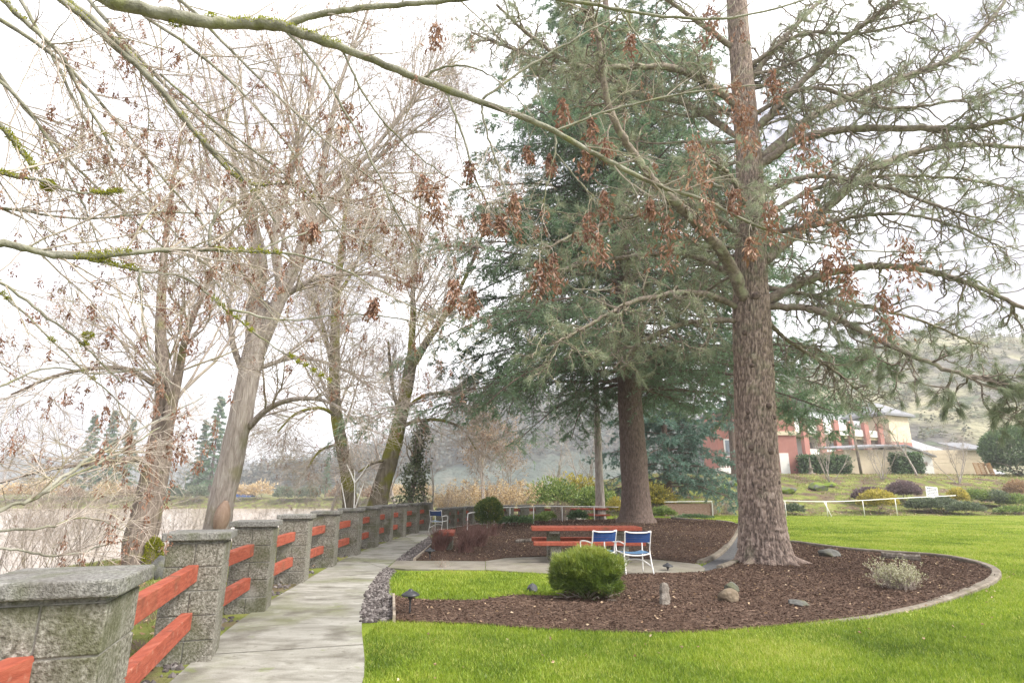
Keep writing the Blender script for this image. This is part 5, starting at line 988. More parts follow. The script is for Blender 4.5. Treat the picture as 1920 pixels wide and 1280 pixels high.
PL = [
 [(1397, 560, yp - .2, 24), (1362, 485, yp - .7, 22), (1300, 412, yp - 1.4, 20), (1235, 350, yp - 2, 18), (1190, 290, yp - 2.5, 16), (1150, 222, yp - 3, 15), (1131, 150, yp - 3.3, 13), (1124, 85, yp - 3.5, 12), (1108, 20, yp - 3.7, 10), (1080, -60, yp - 3.9, 7)],
 [(1436, 566, yp, 20), (1500, 532, yp - .3, 17), (1560, 511, yp - .6, 15), (1650, 498, yp - .9, 14), (1750, 511, yp - 1.2, 12), (1850, 545, yp - 1.5, 10), (1960, 598, yp - 1.8, 7)],
 [(1440, 572, yp, 15), (1530, 582, yp - .6, 13), (1600, 612, yp - 1.1, 12), (1700, 662, yp - 1.7, 10), (1800, 700, yp - 2.2, 8), (1900, 722, yp - 2.7, 5), (1970, 730, yp - 3, 3)],
 [(1432, 492, yp, 19), (1500, 432, yp + .3, 17), (1560, 381, yp + .5, 16), (1640, 316, yp + .8, 14), (1740, 280, yp + 1, 12), (1850, 272, yp + 1.2, 9), (1960, 282, yp + 1.4, 6)],
 [(1425, 310, yp, 17), (1500, 262, yp - .5, 16), (1600, 242, yp - .9, 15), (1750, 241, yp - 1.5, 13), (1850, 234, yp - 1.9, 10), (1970, 200, yp - 2.3, 6)],
 [(1415, 245, yp, 15), (1470, 190, yp - .4, 14), (1560, 95, yp - .9, 12), (1640, 32, yp - 1.3, 10), (1720, -20, yp - 1.7, 6)],
 [(1420, 300, yp, 16), (1545, 205, yp + .4, 15), (1680, 150, yp + .8, 13), (1780, 110, yp + 1, 11), (1850, 48, yp + 1.3, 9), (1905, -30, yp + 1.5, 6)],
 [(1398, 215, yp, 18), (1345, 168, yp - .3, 16), (1262, 128, yp - .8, 14), (1170, 126, yp - 1.3, 12), (1080, 122, yp - 1.8, 10), (1000, 72, yp - 2.2, 8), (930, 8, yp - 2.6, 5)],
 [(1392, 262, yp, 13), (1285, 195, yp + .5, 12), (1200, 178, yp + .8, 11), (1130, 158, yp + 1, 10), (1050, 128, yp + 1.3, 8), (950, 88, yp + 1.6, 6), (885, 62, yp + 1.8, 4)],
 [(1385, 575, yp, 13), (1300, 548, yp - .8, 12), (1200, 562, yp - 1.5, 10), (1120, 600, yp - 2, 7), (1040, 645, yp - 2.5, 4)],
 [(1385, 520, yp, 12), (1290, 478, yp + .2, 11), (1180, 482, yp + .4, 10), (1080, 500, yp + .6, 8), (980, 525, yp + .8, 5)],
 [(1385, 600, yp, 12), (1290, 605, yp - .3, 10), (1205, 640, yp - .6, 8), (1150, 690, yp - .9, 5)],
 [(1388, 440, yp, 12), (1300, 385, yp - .5, 11), (1200, 402, yp - .9, 9), (1100, 432, yp - 1.2, 7), (1010, 470, yp - 1.5, 4)],
 [(1405, 150, yp, 11), (1480, 60, yp + .3, 10), (1560, -20, yp + .6, 7)], [(1376, 90, yp, 11), (1280, 20, yp - .5, 9), (1200, -40, yp - .9, 6)],
 [(1400, 470, yp - .2, 10), (1410, 430, yp - 1.2, 9), (1440, 400, yp - 2.2, 7), (1470, 390, yp - 3.0, 4)], [(1395, 380, yp - .2, 10), (1370, 330, yp - 1.2, 9), (1330, 300, yp - 2.2, 6)],
 [(1430, 440, yp, 11), (1540, 420, yp - 1, 9), (1660, 400, yp - 1.8, 7), (1780, 420, yp - 2.4, 5), (1890, 470, yp - 3, 3)],
 [(1398, 130, yp, 9), (1500, 66, yp - .6, 8), (1620, 62, yp - 1.2, 6), (1760, 28, yp - 1.8, 4)],
 [(1412, 215, yp, 10), (1520, 165, yp - .9, 8), (1650, 202, yp - 1.5, 7), (1800, 188, yp - 2.1, 5), (1930, 150, yp - 2.5, 3)],
 [(1428, 410, yp, 10), (1550, 345, yp + .4, 9), (1690, 330, yp + .7, 7), (1850, 342, yp + 1, 5), (1970, 380, yp + 1.2, 3)],
 [(1440, 540, yp, 10), (1560, 562, yp + .3, 8), (1700, 592, yp + .6, 6), (1830, 645, yp + .9, 4)],
 [(1437, 600, yp, 10), (1480, 640, yp + .8, 8), (1560, 690, yp + 1.4, 6), (1650, 770, yp + 1.8, 3)],
 [(1425, 360, yp, 11), (1530, 330, yp - 1.2, 10), (1650, 350, yp - 2, 8), (1770, 390, yp - 2.6, 6), (1880, 420, yp - 3, 4)],
]
tw = MB(); nd = MB(); lich = MB()
def tuft(mb, q, d, n, L, wd, droop=.35, spread=.55, v0=.35):
    k = len(q); dd = norm(d[:, None, :] * 1.0 + rng.normal(0, spread, (k, n, 3)) + [0, 0, -droop]); pp = q[:, None, :] + rng.normal(0, .02, (k, n, 3)) - d[:, None, :] * rng.random((k, n, 1)) * L * .35
    mb.tri(pp.reshape(-1, 3), dd.reshape(-1, 3), L * rng.uniform(.65, 1.1, k * n), wd, 0, np.clip(v0 + np.repeat(rng.normal(0, .15, k), n) + rng.normal(0, .16, k * n), 0, 1))
def pine_twigs(p, r, left, sc=1.0, per=None, low=False):
    ln = np.linalg.norm(np.diff(p, axis=0), axis=1).sum(); n1 = per or int(ln * (6.0 if left else 6.5))
    s, d, L, rr = spawn(p[None], r[None], frames(p)[None], n1, .12, .9, 1.25 * sc, .5, shrink=.35); a, ra, da = grow(s, d, L, np.clip(rr, .012, .024), 10, .30, -.03, .55); tw.tubes(a, ra, 6, cap=False)
    s, d, L, rr = spawn(a, ra, da, 4, .15, .9, .62 * sc, .65); b, rb, db = grow(s, d, L, np.clip(rr, .009, .014), 8, .36, -.02, .65); tw.tubes(b, rb, 5, cap=False)
    s, d, L, rr = spawn(b, rb, db, 1, .2, .8, .35 * sc, .7); c, rc, dc = grow(s, d, L, np.clip(rr, .007, .010), 5, .32, 0, .8); tw.tubes(c, rc, 4, cap=False)
    for q, D, pr in ((a, da, .8), (b, db, .5 if left else .9 if low else .5), (c, dc, .5 if left else .9 if low else .42)):
        k = rng.random(len(q)) < pr; tuft(nd, q[k][:, -1], D[k][:, -1], 60 if low else 32 if left else 24, .27, .0065, .4 if left else .75, .36 if low else .42, .34 if low else .50)
    if left:
        for q in (a, b):
            i = rng.integers(0, len(q), len(q) * 14); f = rng.random(len(i)) * (q.shape[1] - 1.01); k = f.astype(int); f = (f - k)[:, None]; pt = q[i, k] * (1 - f) + q[i, k + 1] * f; dd = norm(rng.normal(size=pt.shape)); lich.leaf(pt + dd * .006, dd, rng.uniform(.02, .05, len(pt)), .022, 0, rng.random(len(pt)))
for k, pts in enumerate(PL):
    p, r = trace(pts, 9 * len(pts)); r = r * (1 + .06 * rng.normal(size=len(r))); p = p + rng.normal(0, .012, p.shape); m2 = MB(); m2.tubes(p, r * np.linspace(1, .8, len(r)), 10); m2.build('limb', M['pinelimb'], proot, smooth=True)
    pine_twigs(p, r, k in (0, 7, 8, 9, 10, 11, 12, 16), low=k in (2,))
# limbs on the far side and towards the viewer, and the crown above the frame
m2 = MB(); nb = 20; zz = rng.uniform(5.2, 13.5, nb); az = rng.uniform(0, 6.28, nb); i = np.array([np.argmin(np.abs(tp[:, 2] - z)) for z in zz]); d = np.column_stack([np.cos(az), np.sin(az), np.full(nb, .12)])
keep = ~((np.sin(az) < -.45)); i, d = i[keep], norm(d[keep]); a, ra, da = grow(tp[i], d, rng.uniform(2.2, 4.2, len(i)), np.full(len(i), .055), 24, .07, .01, .25); m2.tubes(a, ra, 8, cap=False); m2.build('limb', M['pinelimb'], proot, smooth=True)
for q, rq in zip(a, ra): pine_twigs(q, rq, q[-1, 0] < tp[0, 0] - .5, 1.0, 11)
tw.build('twig', M['pinelimb'], proot)['kind'] = 'stuff'; nd.build('needles', M['needle'], proot)['kind'] = 'stuff'; lich.build('lichen', M['lichen'], proot)['kind'] = 'stuff'
# ------------------------------------------------------------------ spruce and cedar
def conifer(name, label, base, h, trunk_r, zlo, Lmax, nbr, matn, seed, ztop=99, per2=20, per3=7, needle=(.085, .02), nk=11, lean=0, droop=.045, bark='sprucebark', rise=.05, zexp=1.0, tw_k=.3, view=None):
    root = thing(name, label, 'tree', base); base = np.array(base); mb = MB()
    tp = np.stack([base + [lean * (z / h) ** 1.2, 0, z - .1] for z in np.linspace(0, h, 90)]); tr = trunk_r * (1 - np.linspace(0, 1, 90) * .93); trunk_mesh(mb, tp, tr, 30, .05, 11, .45, seed); mb.build('trunk', M[bark], root, smooth=True)
    t = (np.arange(nbr) + rng.random(nbr)) / nbr; z = zlo + (min(h * .98, ztop) - zlo) * t ** zexp; az = np.arange(nbr) * 2.4 + rng.normal(0, .3, nbr); i = np.clip((z / h * 89).astype(int), 0, 89)
    L = Lmax * (1 - (z - zlo) / (h - zlo) * .93) * rng.uniform(.72, 1.08, nbr); d = norm(np.column_stack([np.cos(az), np.sin(az), rise + .5 * (z - zlo) / h]))
    a, ra, da = grow(tp[i], d, L, np.clip(L * .009, .012, .07), 14, .045, -droop, .2); mb = MB(); mb.tubes(a, ra, 6, cap=False)
    s, d2, L2, r2 = spawn(a, ra, da, per2, .1, 1.0, L * .34, .5, plane=.25, shrink=.6); L2 = np.maximum(L2, .3); b, rb, db = grow(s, d2, L2, np.clip(r2, .006, .02), 7, .07, -droop * 2.2, .3); mb.tubes(b, rb, 4, cap=False)
    s, d3, L3, r3 = spawn(b, rb, db, per3, .08, .85, L2 * tw_k, .6, plane=.5, shrink=.4); L3 = np.clip(L3, .16, .7); c, rc, dc = grow(s, d3, L3, np.full(len(s), .006), 5, .08, -.10, .5); mb.tubes(c, rc, 3, cap=False); mb.build('branch', M[bark], root)
    mb = MB()
    for q, D, k in ((b, db, nk), (c, dc, nk)):
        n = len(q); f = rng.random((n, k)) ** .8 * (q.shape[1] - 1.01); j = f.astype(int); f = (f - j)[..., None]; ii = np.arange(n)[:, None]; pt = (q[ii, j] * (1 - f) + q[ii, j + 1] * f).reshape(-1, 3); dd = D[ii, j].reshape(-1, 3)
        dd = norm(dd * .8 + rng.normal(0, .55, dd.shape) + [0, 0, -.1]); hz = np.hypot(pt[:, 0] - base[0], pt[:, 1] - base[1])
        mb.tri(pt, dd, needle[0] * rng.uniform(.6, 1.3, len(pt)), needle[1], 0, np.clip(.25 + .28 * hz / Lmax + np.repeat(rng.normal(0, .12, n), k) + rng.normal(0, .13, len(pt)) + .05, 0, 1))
    mb.build('foliage', M[matn], root)['kind'] = 'stuff'; return root
sx, sy = SPX, SPY; sz = float(bedh(sx, sy))
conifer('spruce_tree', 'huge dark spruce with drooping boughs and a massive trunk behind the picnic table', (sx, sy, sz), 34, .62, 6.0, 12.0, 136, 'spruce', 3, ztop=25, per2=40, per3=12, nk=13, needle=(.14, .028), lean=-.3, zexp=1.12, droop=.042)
a = G(1152, 970); conifer('spruce_tree', 'slimmer conifer just left of the massive spruce trunk, nearly touching it', (a[0] - .1, 30, 0), 19, .33, 7.5, 4.2, 64, 'spruce', 5, per2=16, per3=6, nk=9)
a = P(1126, 960, 33); conifer('spruce_tree', 'thinnest bare lower trunk of the conifer group, leftmost of three trunks', (a[0], 33, 0), 17, .27, 7.0, 3.6, 54, 'cedar', 6, per2=14, per3=6, nk=9, bark='greybark')
a = P(1252, 900, 44); conifer('cedar_tree', 'blue green cedar with sweeping low boughs seen between the spruce and the pine', (a[0], 44, float(hgt(a[0], 44))), 13, .36, 1.9, 7.2, 84, 'cedar', 7, per2=22, per3=8, nk=11, needle=(.18, .045))
a = P(1500, 900, 47); conifer('cedar_tree', 'dark cedar crown rising just right of the big pine trunk above the coral wing', (a[0] - 3.2, 52, float(hgt(a[0] - 3.2, 52))), 15, .34, 5.2, 4.4, 60, 'cedar', 8, per2=16, per3=6, nk=9, needle=(.17, .045))
# ------------------------------------------------------------------ middle distance trees
def proto_bare(name, h, seed, nst=1, splay=.25, per1=16, L1=None, bark='greybark', tmin=.3, rk=1.0, leaf=None, nleaf=0, per2=5, per3=4):
    global rng; keep = rng; rng = np.random.default_rng(seed); root = local(thing(name, 'bare tree', 'tree', (0, 0, 0))); mb = MB(); st = []
    for k in range(nst):
        d = norm(np.array([[rng.normal(0, splay), rng.normal(0, splay), 1.0]])); p, r, D = grow(np.zeros((1, 3)) + [0, 0, -.2], d, h * rng.uniform(.8, 1), h * .014 * rk / nst ** .4, 16, .07, .06, .15); st.append((p[0], r[0])); mb.tubes(p, r, 9)
    mb.build('trunk', M[bark], root, smooth=True); mb = MB(); L1 = L1 or h * .36; kk = 1 / h
    ends = []
    for p, r in st:
        s, d, L, rr = spawn(p[None], r[None], frames(p)[None], per1, tmin, .7, L1, .5, shrink=.6); a, ra, da = grow(s, d, L, np.clip(rr, h * .0012, 1), 8, .10, .05, .3); mb.tubes(a, ra, 5, cap=False)
        s, d, L, rr = spawn(a, ra, da, per2, .2, .65, L1 * .45, .6); b, rb, db = grow(s, d, L, np.clip(rr, h * .001, 1), 6, .12, .03, .4); mb.tubes(b, rb, 3, cap=False)
        s, d, L, rr = spawn(b, rb, db, per3, .2, .65, L1 * .25, .7); c, rc, dc = grow(s, d, L, np.clip(rr, h * .0008, 1), 4, .14, .02, .6); mb.tubes(c, rc, 3, cap=False); ends.append(c.reshape(-1, 3))
    mb.build('crown', M['greytwig'], root)
    if leaf:
        q = np.concatenate(ends); q = q[rng.integers(0, len(q), nleaf)] + rng.normal(0, h * .012, (nleaf, 3)); mb = MB(); mb.leaf(q, norm(rng.normal(size=(nleaf, 3))), h * .02, h * .012, 0, rng.random(nleaf)); mb.build('foliage', M[leaf], root)
    rng = keep; return root
def proto_bush(name, r, n, mat, seed, L=.2, lump=.4, cat='bush', stems=8):
    global rng; keep = rng; rng = np.random.default_rng(seed); o = shrub(name, 'bush', (0, 0, 0), r, n, L, L * .5, M[mat] if isinstance(mat, str) else mat, cat, lump, .3, stems, 'greytwig', seed=seed, flat=.3); rng = keep; return o
def put(proto, label, px, Y, sc, rot, base_py=None, group=None, cat=None, z=None):
    a = P(px, 900, Y); zz = float(hgt(a[0], Y)) if z is None else z
    if proto.get('_used') is None: proto['_used'] = 1; o = proto; o.location = (a[0], Y, zz); o.rotation_euler = (0, 0, rot); o.scale = (sc, sc, sc) if np.isscalar(sc) else sc; o['label'] = label
    else: o = dup(proto, (a[0], Y, zz), rot, sc, label)
    if group: o['group'] = group
    if cat: o['category'] = cat
    return o
b1 = proto_bare('bare_tree', 10, 11, per1=13, per2=4, per3=3); b2 = proto_bare('bare_tree', 9, 12, 3, .3, 7, 2.4, per2=4, per3=3); b3 = proto_bare('multi_stem_tree', 5, 13, 6, .28, 8, 1.5, 'greybark', .35, 1.3)
b4 = proto_bare('rusty_tree', 9, 14, 3, .3, 14, leaf='tan', nleaf=1500); b5 = proto_bare('thicket', 3.2, 15, 14, .55, 6, 1.3, 'brownbark', .2, .8)
# slope trees in front of the buildings
put(b3, 'multi stemmed bare tree before the wide clipped hedge', 1556, 53, 1.05, .3); put(b3, 'thin bare multi stemmed tree before the cream garage front', 1655, 54, .95, 1.7); put(b3, 'vase shaped bare tree in front of the cream shed', 1797, 53, .95, 3.1)
put(b1, 'tall bare tree rising in front of the garage gable', 1722, 57, .7, .4)
# near bank beyond the fence end
put(b4, 'rust tinged bare tree clump rising behind the round variegated shrub', 905, 40, .86, .2); put(b4, 'rust tinged bare tree at the left of the hill, behind the far fence', 955, 48, .8, 2.0)
put(b2, 'bare many stemmed tree left of the ivy clad tree', 715, 34, .72, .5); put(b2, 'bare many stemmed tree leaning over the fence just right of the ivy clad tree', 812, 30, .70, 2.2); put(b2, 'pale thin trees standing behind the leftmost conifer trunk', 1100, 50, .9, 3.5); put(b1, 'pale slim tree left of the leftmost conifer trunk', 1046, 44, .62, 2.8)
put(b1, 'straight slim bare tree between the mossy pair and the ivy clad tree', 752, 42, .85, 1.2); put(b1, 'slim bare tree standing behind the slender mossy trunk', 618, 40, .8, 4.0)
# ivy clad tree
a = foot(764, 970, 29); root = thing('ivy_tree', 'short tree trunk clad in dark hanging ivy behind the fence', 'tree', a); mb = MB(); p, r, D = grow(np.array([a]), np.array([[.02, 0, 1.0]]), 5.2, .14, 14, .03, .02, .4); mb.tubes(p, r, 9)
s, d, L, rr = spawn(p, r, D, 16, .5, .6, 1.6); q, rq, dq = grow(s, d, L, np.clip(rr, .01, .05), 7, .12, .08); mb.tubes(q, rq, 5, cap=False); mb.build('trunk', M['brownbark'], root)
n = 3600; t = rng.random(n) ** 1.3; k = np.clip((t * 13).astype(int), 0, 12); wd = .85 * (1 - .6 * t) * (.1 + 1.7 * fbm(np.column_stack([0 * t, 0 * t, t * 7]), 1.5, 2)); an = rng.uniform(0, 6.28, n); wd = wd * (.35 + 1.3 * fbm(np.column_stack([np.cos(an), np.sin(an), t * 4]), 1.6, 2)); pt = p[0][k] + np.column_stack([np.cos(an) * wd * rng.random(n) ** .5, np.sin(an) * wd * rng.random(n) ** .5, rng.uniform(-.3, .3, n)])
pt[:, 2] = np.maximum(pt[:, 2], a[2]); mb = MB(); mb.leaf(pt, norm(rng.normal(size=(n, 3)) + [0, 0, -.6]), .14, .09, 0, np.clip(.3 + rng.normal(0, .25, n), 0, 1)); mb.build('ivy', LG('ivy_leaf', (.04, .06, .025), (.11, .14, .06), (.20, .23, .12), (.32, .34, .20)), root)
# whips, thickets and brush on the near bank
tb = []
for k, (px, Y, sc, lab) in enumerate([(30, 9.5, .62, 'bare brush thicket at the far left edge just beyond the nearest post'), (110, 12, .75, 'tangled bare thicket on the bank between the left edge and the forked tree'), (190, 15, .8, 'bare thicket left of the forked riverside tree'), (345, 15.5, .6, 'small bare thicket between the forked tree and the thick cottonwood'),
        (130, 21, .6, 'grey thicket at the river edge left of the forked tree'), (490, 19, .52, 'upright bare whips behind the fence right of the thick cottonwood'), (560, 26, .6, 'low bare thicket behind the fence left of the mossy pair'),
        (668, 30, .8, 'bare thicket between the trunks of the mossy pair'), (620, 31, .6, 'bare thicket left of the slender mossy trunk'), (790, 33, .75, 'bare thicket under the ivy clad tree'), (850, 36, .7, 'bare thicket behind the far fence posts by the chair')]):
    put(b5, lab, px, Y, sc, k * 1.3, group='bare thickets on the near bank')
for k, (px, Y, r, mt, lab) in enumerate([(835, 38, 1.2, 'orange', 'golden leaved bush behind the far fence by the lone chair'), (870, 42, 1.5, 'orange', 'larger golden bush left of the variegated shrub'), (955, 40, 1.5, 'orange', 'golden bush right of the variegated shrub above the far rails'), (1000, 44, 1.4, 'orange', 'golden bush at the right end of the golden row'),
        (1040, 41, 1.5, 'mdleaf', 'olive green bush left of the leftmost conifer trunk'), (1085, 45, 1.8, 'yeleaf', 'yellow green bush behind the leftmost conifer trunk'), (1110, 40, 1.2, 'mdleaf', 'low green bush beneath the slim conifers'), (1225, 42, 1.3, 'yeleaf', 'yellow leaved bush glimpsed right of the spruce trunk'), (925, 50, 1.6, 'tan', 'tan leaved bush behind the rust tinged tree')]):
    a = P(px, 940, Y)
    if mt in ('orange', 'tan'): twiggy('bush', lab, (a[0], Y, float(hgt(a[0], Y)) - .05), r * 1.55, r * 1.3, 60, 'greytwig', M[mt], 'bush', None, .55, .014, 4, 2600); continue
    shrub('bush', lab, (a[0], Y, float(hgt(a[0], Y))), (r * 1.25, r, r * .8), 2600, .22, .12, M[mt], 'bush', .45, .25, 8, 'greytwig', seed=40 + k, flat=.3)
a = foot(660, 985, 20); mb = MB()
for s0, s1 in (((652, 985), (640, 905)), ((652, 985), (682, 905)), ((662, 985), (665, 880)), ((665, 905), (690, 870)), ((665, 905), (650, 870))): p0, p1 = P(*s0, 20), P(*s1, 20); mb.tubes(np.stack([p0, (p0 + p1) / 2 + [.02, 0, 0], p1]), [.022, .018, .01], 6)
tag(mb.build('bare_sapling', M['whitewall'], origin=a), 'pale whitish leafless sapling behind the fence before the mossy pair', 'sapling')
# ------------------------------------------------------------------ far bank
cf = []
global_keep = rng; rng = np.random.default_rng(77)
c1 = conifer('far_conifer', 'x', (0, 0, 0), 24, .4, 3, 4.6, 60, 'spruce', 1, per2=10, per3=4, nk=6, needle=(.55, .16)); local(c1); rng = global_keep
bu = proto_bush('far_bush', (3, 2.4, 2.1), 900, 'orange', 21, .55, .6); bg_ = proto_bush('far_bush', (3.2, 2.4, 1.7), 1300, 'juniper', 22, .6); bt = proto_bush('far_bush', (3, 2.4, 1.6), 1300, 'tan', 23, .6)
fb = b1; FT = proto_bare('far_tree', 14, 31, 2, .22, 14, 5.0, 'greytwig', .25, 1.2, per2=5, per3=3); FG = proto_bare('far_tree', 14, 32, 2, .25, 14, 5.0, 'greytwig', .25, 1.2, leaf='juniper', nleaf=1600)
Yf = 172
for k, (px, sc, lab) in enumerate([(395, 1.3, 'tall dark conifer across the river beside the thick cottonwood'), (372, 1.0, 'shorter dark conifer across the river left of the tall dark one'), (195, 1.15, 'conifer across the river left of the forked tree'), (158, 1.05, 'pale conifer across the river, leftmost of the far conifers'), (420, .9, 'far conifer half hidden by the thick cottonwood trunk'), (612, .52, 'slim conifer spire across the river left of the slender mossy trunk'), (232, 1.0, 'far conifer just left of the forked trunk')]):
    put(c1, lab, px, Yf + 6 + 4 * (k % 3), sc, k, group='conifers across the river')
far_t = [(8, .9, 0, 'grey far tree at the extreme left edge across the river'), (48, .75, 1, 'greenish far tree second from the left edge across the river'), (92, .8, 0, 'grey far tree left of the leftmost far conifer'), (130, .65, 1, 'greenish far tree touching the leftmost far conifer'), (268, .6, 0, 'far grey tree seen through the forked riverside tree'), (330, .66, 1, 'greenish far tree right of the forked riverside tree'),
         (445, .42, 0, 'low grey far tree right of the thick cottonwood'), (560, .62, 1, 'rounded grey green far tree between the cottonwood and the mossy trunk'), (528, .5, 0, 'grey far tree left of the rounded grey green one'), (595, .55, 1, 'grey green far tree close to the slim conifer spire'), (675, .55, 0, 'grey far tree seen between the mossy pair'), (690, .5, 1, 'dull green far tree behind the stout mossy trunk'), (735, .5, 0, 'grey far tree right of the stout mossy trunk'), (800, .5, 1, 'dull far tree right of the ivy clad tree'), (840, .5, 0, 'grey far tree at the foot of the hill')]
for k, (px, sc, kind, lab) in enumerate(far_t): put(FG if kind else FT, lab, px, Yf + 3 + 5 * (k % 3), sc, k * 1.1, group='bare trees across the river')
far_b = [(30, 1.2, 0, 'orange bush at the left edge of the far bank'), (85, 1.4, 0, 'large orange bush left of the forked tree on the far bank'), (140, 1.2, 2, 'tan bush between the orange bushes on the far bank'), (205, 1.3, 0, 'orange bush seen left of the forked trunk on the far bank'), (250, 1.2, 2, 'tan bush right beside the forked trunk on the far bank'), (325, 1.2, 1, 'grey green bush right of the forked trunk on the far bank'), (372, 1.2, 1, 'grey green bush touching the thick cottonwood on the far bank'),
         (455, 1.1, 0, 'orange bush beside the thick cottonwood on the far bank'), (490, 1.3, 0, 'big rounded orange bush below the far house'), (535, 1.1, 1, 'grey green bush right of the big orange one on the far bank'), (580, 1.1, 1, 'low grey green bush in the middle of the far bank'), (640, 1.2, 2, 'tan bush behind the slender mossy trunk on the far bank'), (700, 1.2, 2, 'tan bush behind the stout mossy trunk on the far bank'), (745, 1.1, 0, 'orange bush under the ivy clad tree on the far bank'), (795, 1.1, 0, 'orange bush right of the ivy clad tree on the far bank')]
for k, (px, sc, kind, lab) in enumerate(far_b): put((bu, bg_, bt)[kind], lab, px, 166 + 2 * (k % 3), sc, k * .9, group='bushes along the far bank', z=-.6)
# far house
a = P(458, 915, 180); r = local(thing('far_house', 'small blue walled house with a pale roof across the river', 'house', (a[0], 180, .6))); r.scale = (.62, .62, .62)
b = MB(); b.box((0, 0, 1.6), (9, 6, 3.4)); b.build('wall', surf('blue_wall', [(.3, (.06, .12, .34)), (.7, (.09, .17, .42))], 1, .8), r)
b = MB(); V = [(-5, -3.6, 3.4), (12, -3.6, 2.6), (12, 3.6, 2.6), (-5, 3.6, 3.4), (-5, 0, 5.0), (12, 0, 4.2)]; b.add(V, [[0, 1, 5, 4], [2, 3, 4, 5]]); b.add(V, [[0, 4, 3], [1, 2, 5]]); b.build('roof', M['roof'], r)
b = MB(); b.box((1.5, -3.04, 1.9), (2.4, .08, 1.3)); b.build('window', M['whitewall'], r)
# ------------------------------------------------------------------ hills
def hill(name, outline, Y, depth, mat, zb=-3, seed=0, rough=4, nx=150, ny=60):
    o = np.array([[*P(px, py, Y)] for px, py in outline]); x = np.linspace(o[0, 0], o[-1, 0], nx); top = np.interp(x, o[:, 0], o[:, 2]); k = 9; top = np.convolve(np.pad(top, k, 'edge'), np.ones(2 * k + 1) / (2 * k + 1), 'valid')
    t = np.linspace(0, 1.6, ny); X = np.repeat(x[None], ny, 0); Yy = Y - depth + depth * t[:, None] + 0 * X; prof = np.where(t <= 1, sst(t * .5 + 0) * 2 * (t <= 1), 1 - .5 * (t - 1))[:, None]; prof = np.where(t[:, None] <= 1, np.sin(t[:, None] * math.pi / 2) ** 1.15, prof)
    Z = zb + (top[None] - zb) * prof; Z += rough * (fbm(np.stack([X, Yy, 0 * X], -1), .022, 4) - .5) * np.minimum(1, 3 * t[:, None]) * 2
    V = np.stack([X, Yy, Z], -1).reshape(-1, 3); i = np.arange(nx - 1); j = np.arange(ny - 1)[:, None] * nx; mb = MB(); mb.add(V, np.stack([j + i, j + i + 1, j + nx + i + 1, j + nx + i], -1).reshape(-1, 4)); struct(mb.build(name, mat, smooth=True)); return V.reshape(ny, nx, 3)
hm = surf('hill_scrub', [(.28, (.07, .075, .05)), (.42, (.15, .14, .10)), (.55, (.24, .23, .14)), (.7, (.33, .30, .20))], .045, .95, 1.0, .25, coord='POS', detail=10, bdist=3, over=[((.10, .095, .10), .02, .52, .62, .8), ((.06, .085, .04), .16, .55, .62, .8)])
fm = surf('forest_hill', [(.3, (.035, .055, .045)), (.5, (.07, .09, .07)), (.7, (.13, .13, .10))], .06, .95, 1.0, .2, coord='POS', detail=10, bdist=4)
H1 = hill('hill', [(1380, 760), (1440, 720), (1500, 692), (1530, 664), (1580, 650), (1650, 640), (1730, 640), (1800, 652), (1900, 662), (2050, 660), (2300, 690), (2700, 740)], 260, 150, hm, 2, 1, 5)
H2 = hill('hill', [(560, 905), (640, 880), (720, 860), (800, 838), (860, 808), (920, 782), (985, 768), (1060, 758), (1150, 770), (1260, 800), (1400, 850), (1500, 890)], 520, 240, fm, -4, 2, 9)
H3 = hill('hill', [(-900, 860), (-300, 850), (60, 868), (150, 872), (240, 868), (350, 880), (460, 882), (560, 872), (650, 876), (760, 886), (900, 905)], 1150, 300, fm, -4, 3, 12)
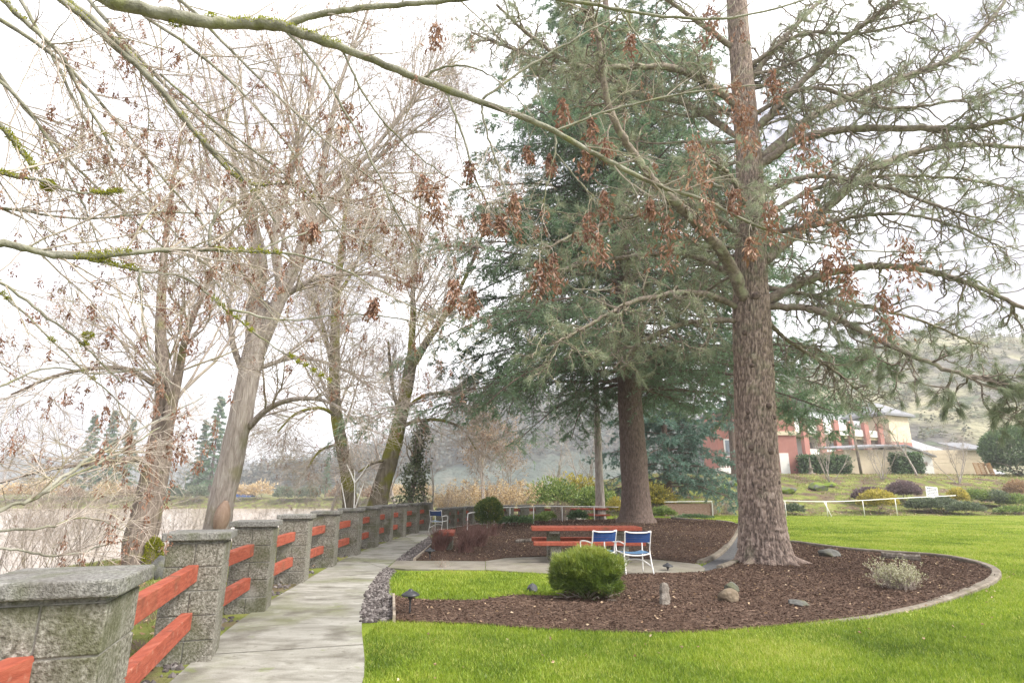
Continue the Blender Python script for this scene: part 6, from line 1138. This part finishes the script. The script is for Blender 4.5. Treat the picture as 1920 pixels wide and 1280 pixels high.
def forest(name, Hh, n, h, lo, hi, mat):                             # conifers and scrub covering a hill
    ny, nx, _ = Hh.shape; i = rng.integers(int(ny * lo), int(ny * hi), n); j = rng.integers(0, nx, n); p = Hh[i, j] + rng.normal(0, 2.5, (n, 3)) * [1, 1, 0]; hh = h * rng.uniform(.5, 1.3, n); mb = MB()
    m = 26; t = rng.random((n, m)); a = rng.uniform(0, 6.28, (n, m)); rad = hh[:, None] * .24 * (1 - t) + .2
    q = p[:, None] + np.stack([np.cos(a) * rad * .5, np.sin(a) * rad * .5, t * hh[:, None]], -1); d = norm(np.stack([np.cos(a), np.sin(a), -.3 + 0 * a], -1)); L = (rad * 1.0).ravel(); mb.tri(q.reshape(-1, 3), d.reshape(-1, 3), L + .3, L * .7 + .2, 0, np.clip(np.repeat(rng.random(n), m) * .7 + .3 * rng.random(n * m), 0, 1)); return struct(mb.build(name, mat), 'stuff')
forest('hill_forest', H2, 3600, 15, .15, .68, LG('far_forest', (.02, .04, .03), (.06, .08, .055), (.13, .12, .08), (.22, .17, .11)))
forest('far_forest', H3, 2600, 20, .3, .66, LG('farther_forest', (.02, .04, .035), (.05, .07, .055), (.10, .11, .08)))
forest('hill_scrub', H1, 2600, 3.2, .1, .66, LG('scrub', (.04, .055, .025), (.12, .13, .07), (.22, .21, .12), (.30, .26, .17)))
# ------------------------------------------------------------------ hazy air
hz = bpy.data.meshes.new('haze'); bm = bmesh.new(); bmesh.ops.create_cube(bm, size=1)
for v in bm.verts: v.co = Vector((v.co.x * 2300, 640 + v.co.y * 1700, 62 + v.co.z * 136))
bm.to_mesh(hz); bm.free(); ho = bpy.data.objects.new('haze', hz); COL.objects.link(ho); ho['kind'] = 'stuff'
m, nt, N, L = newmat('haze_air'); out = N('ShaderNodeOutputMaterial'); v = N('ShaderNodeVolumePrincipled'); v.inputs['Color'].default_value = (.93, .94, .97, 1); v.inputs['Density'].default_value = HAZE; v.inputs['Anisotropy'].default_value = .3; L(v.outputs[0], out.inputs['Volume']); hz.materials.append(m)
if not HAZE: bpy.data.objects.remove(ho)
for o in bpy.data.objects:
    for k in ('_o', '_used'):
        if k in o: del o[k]
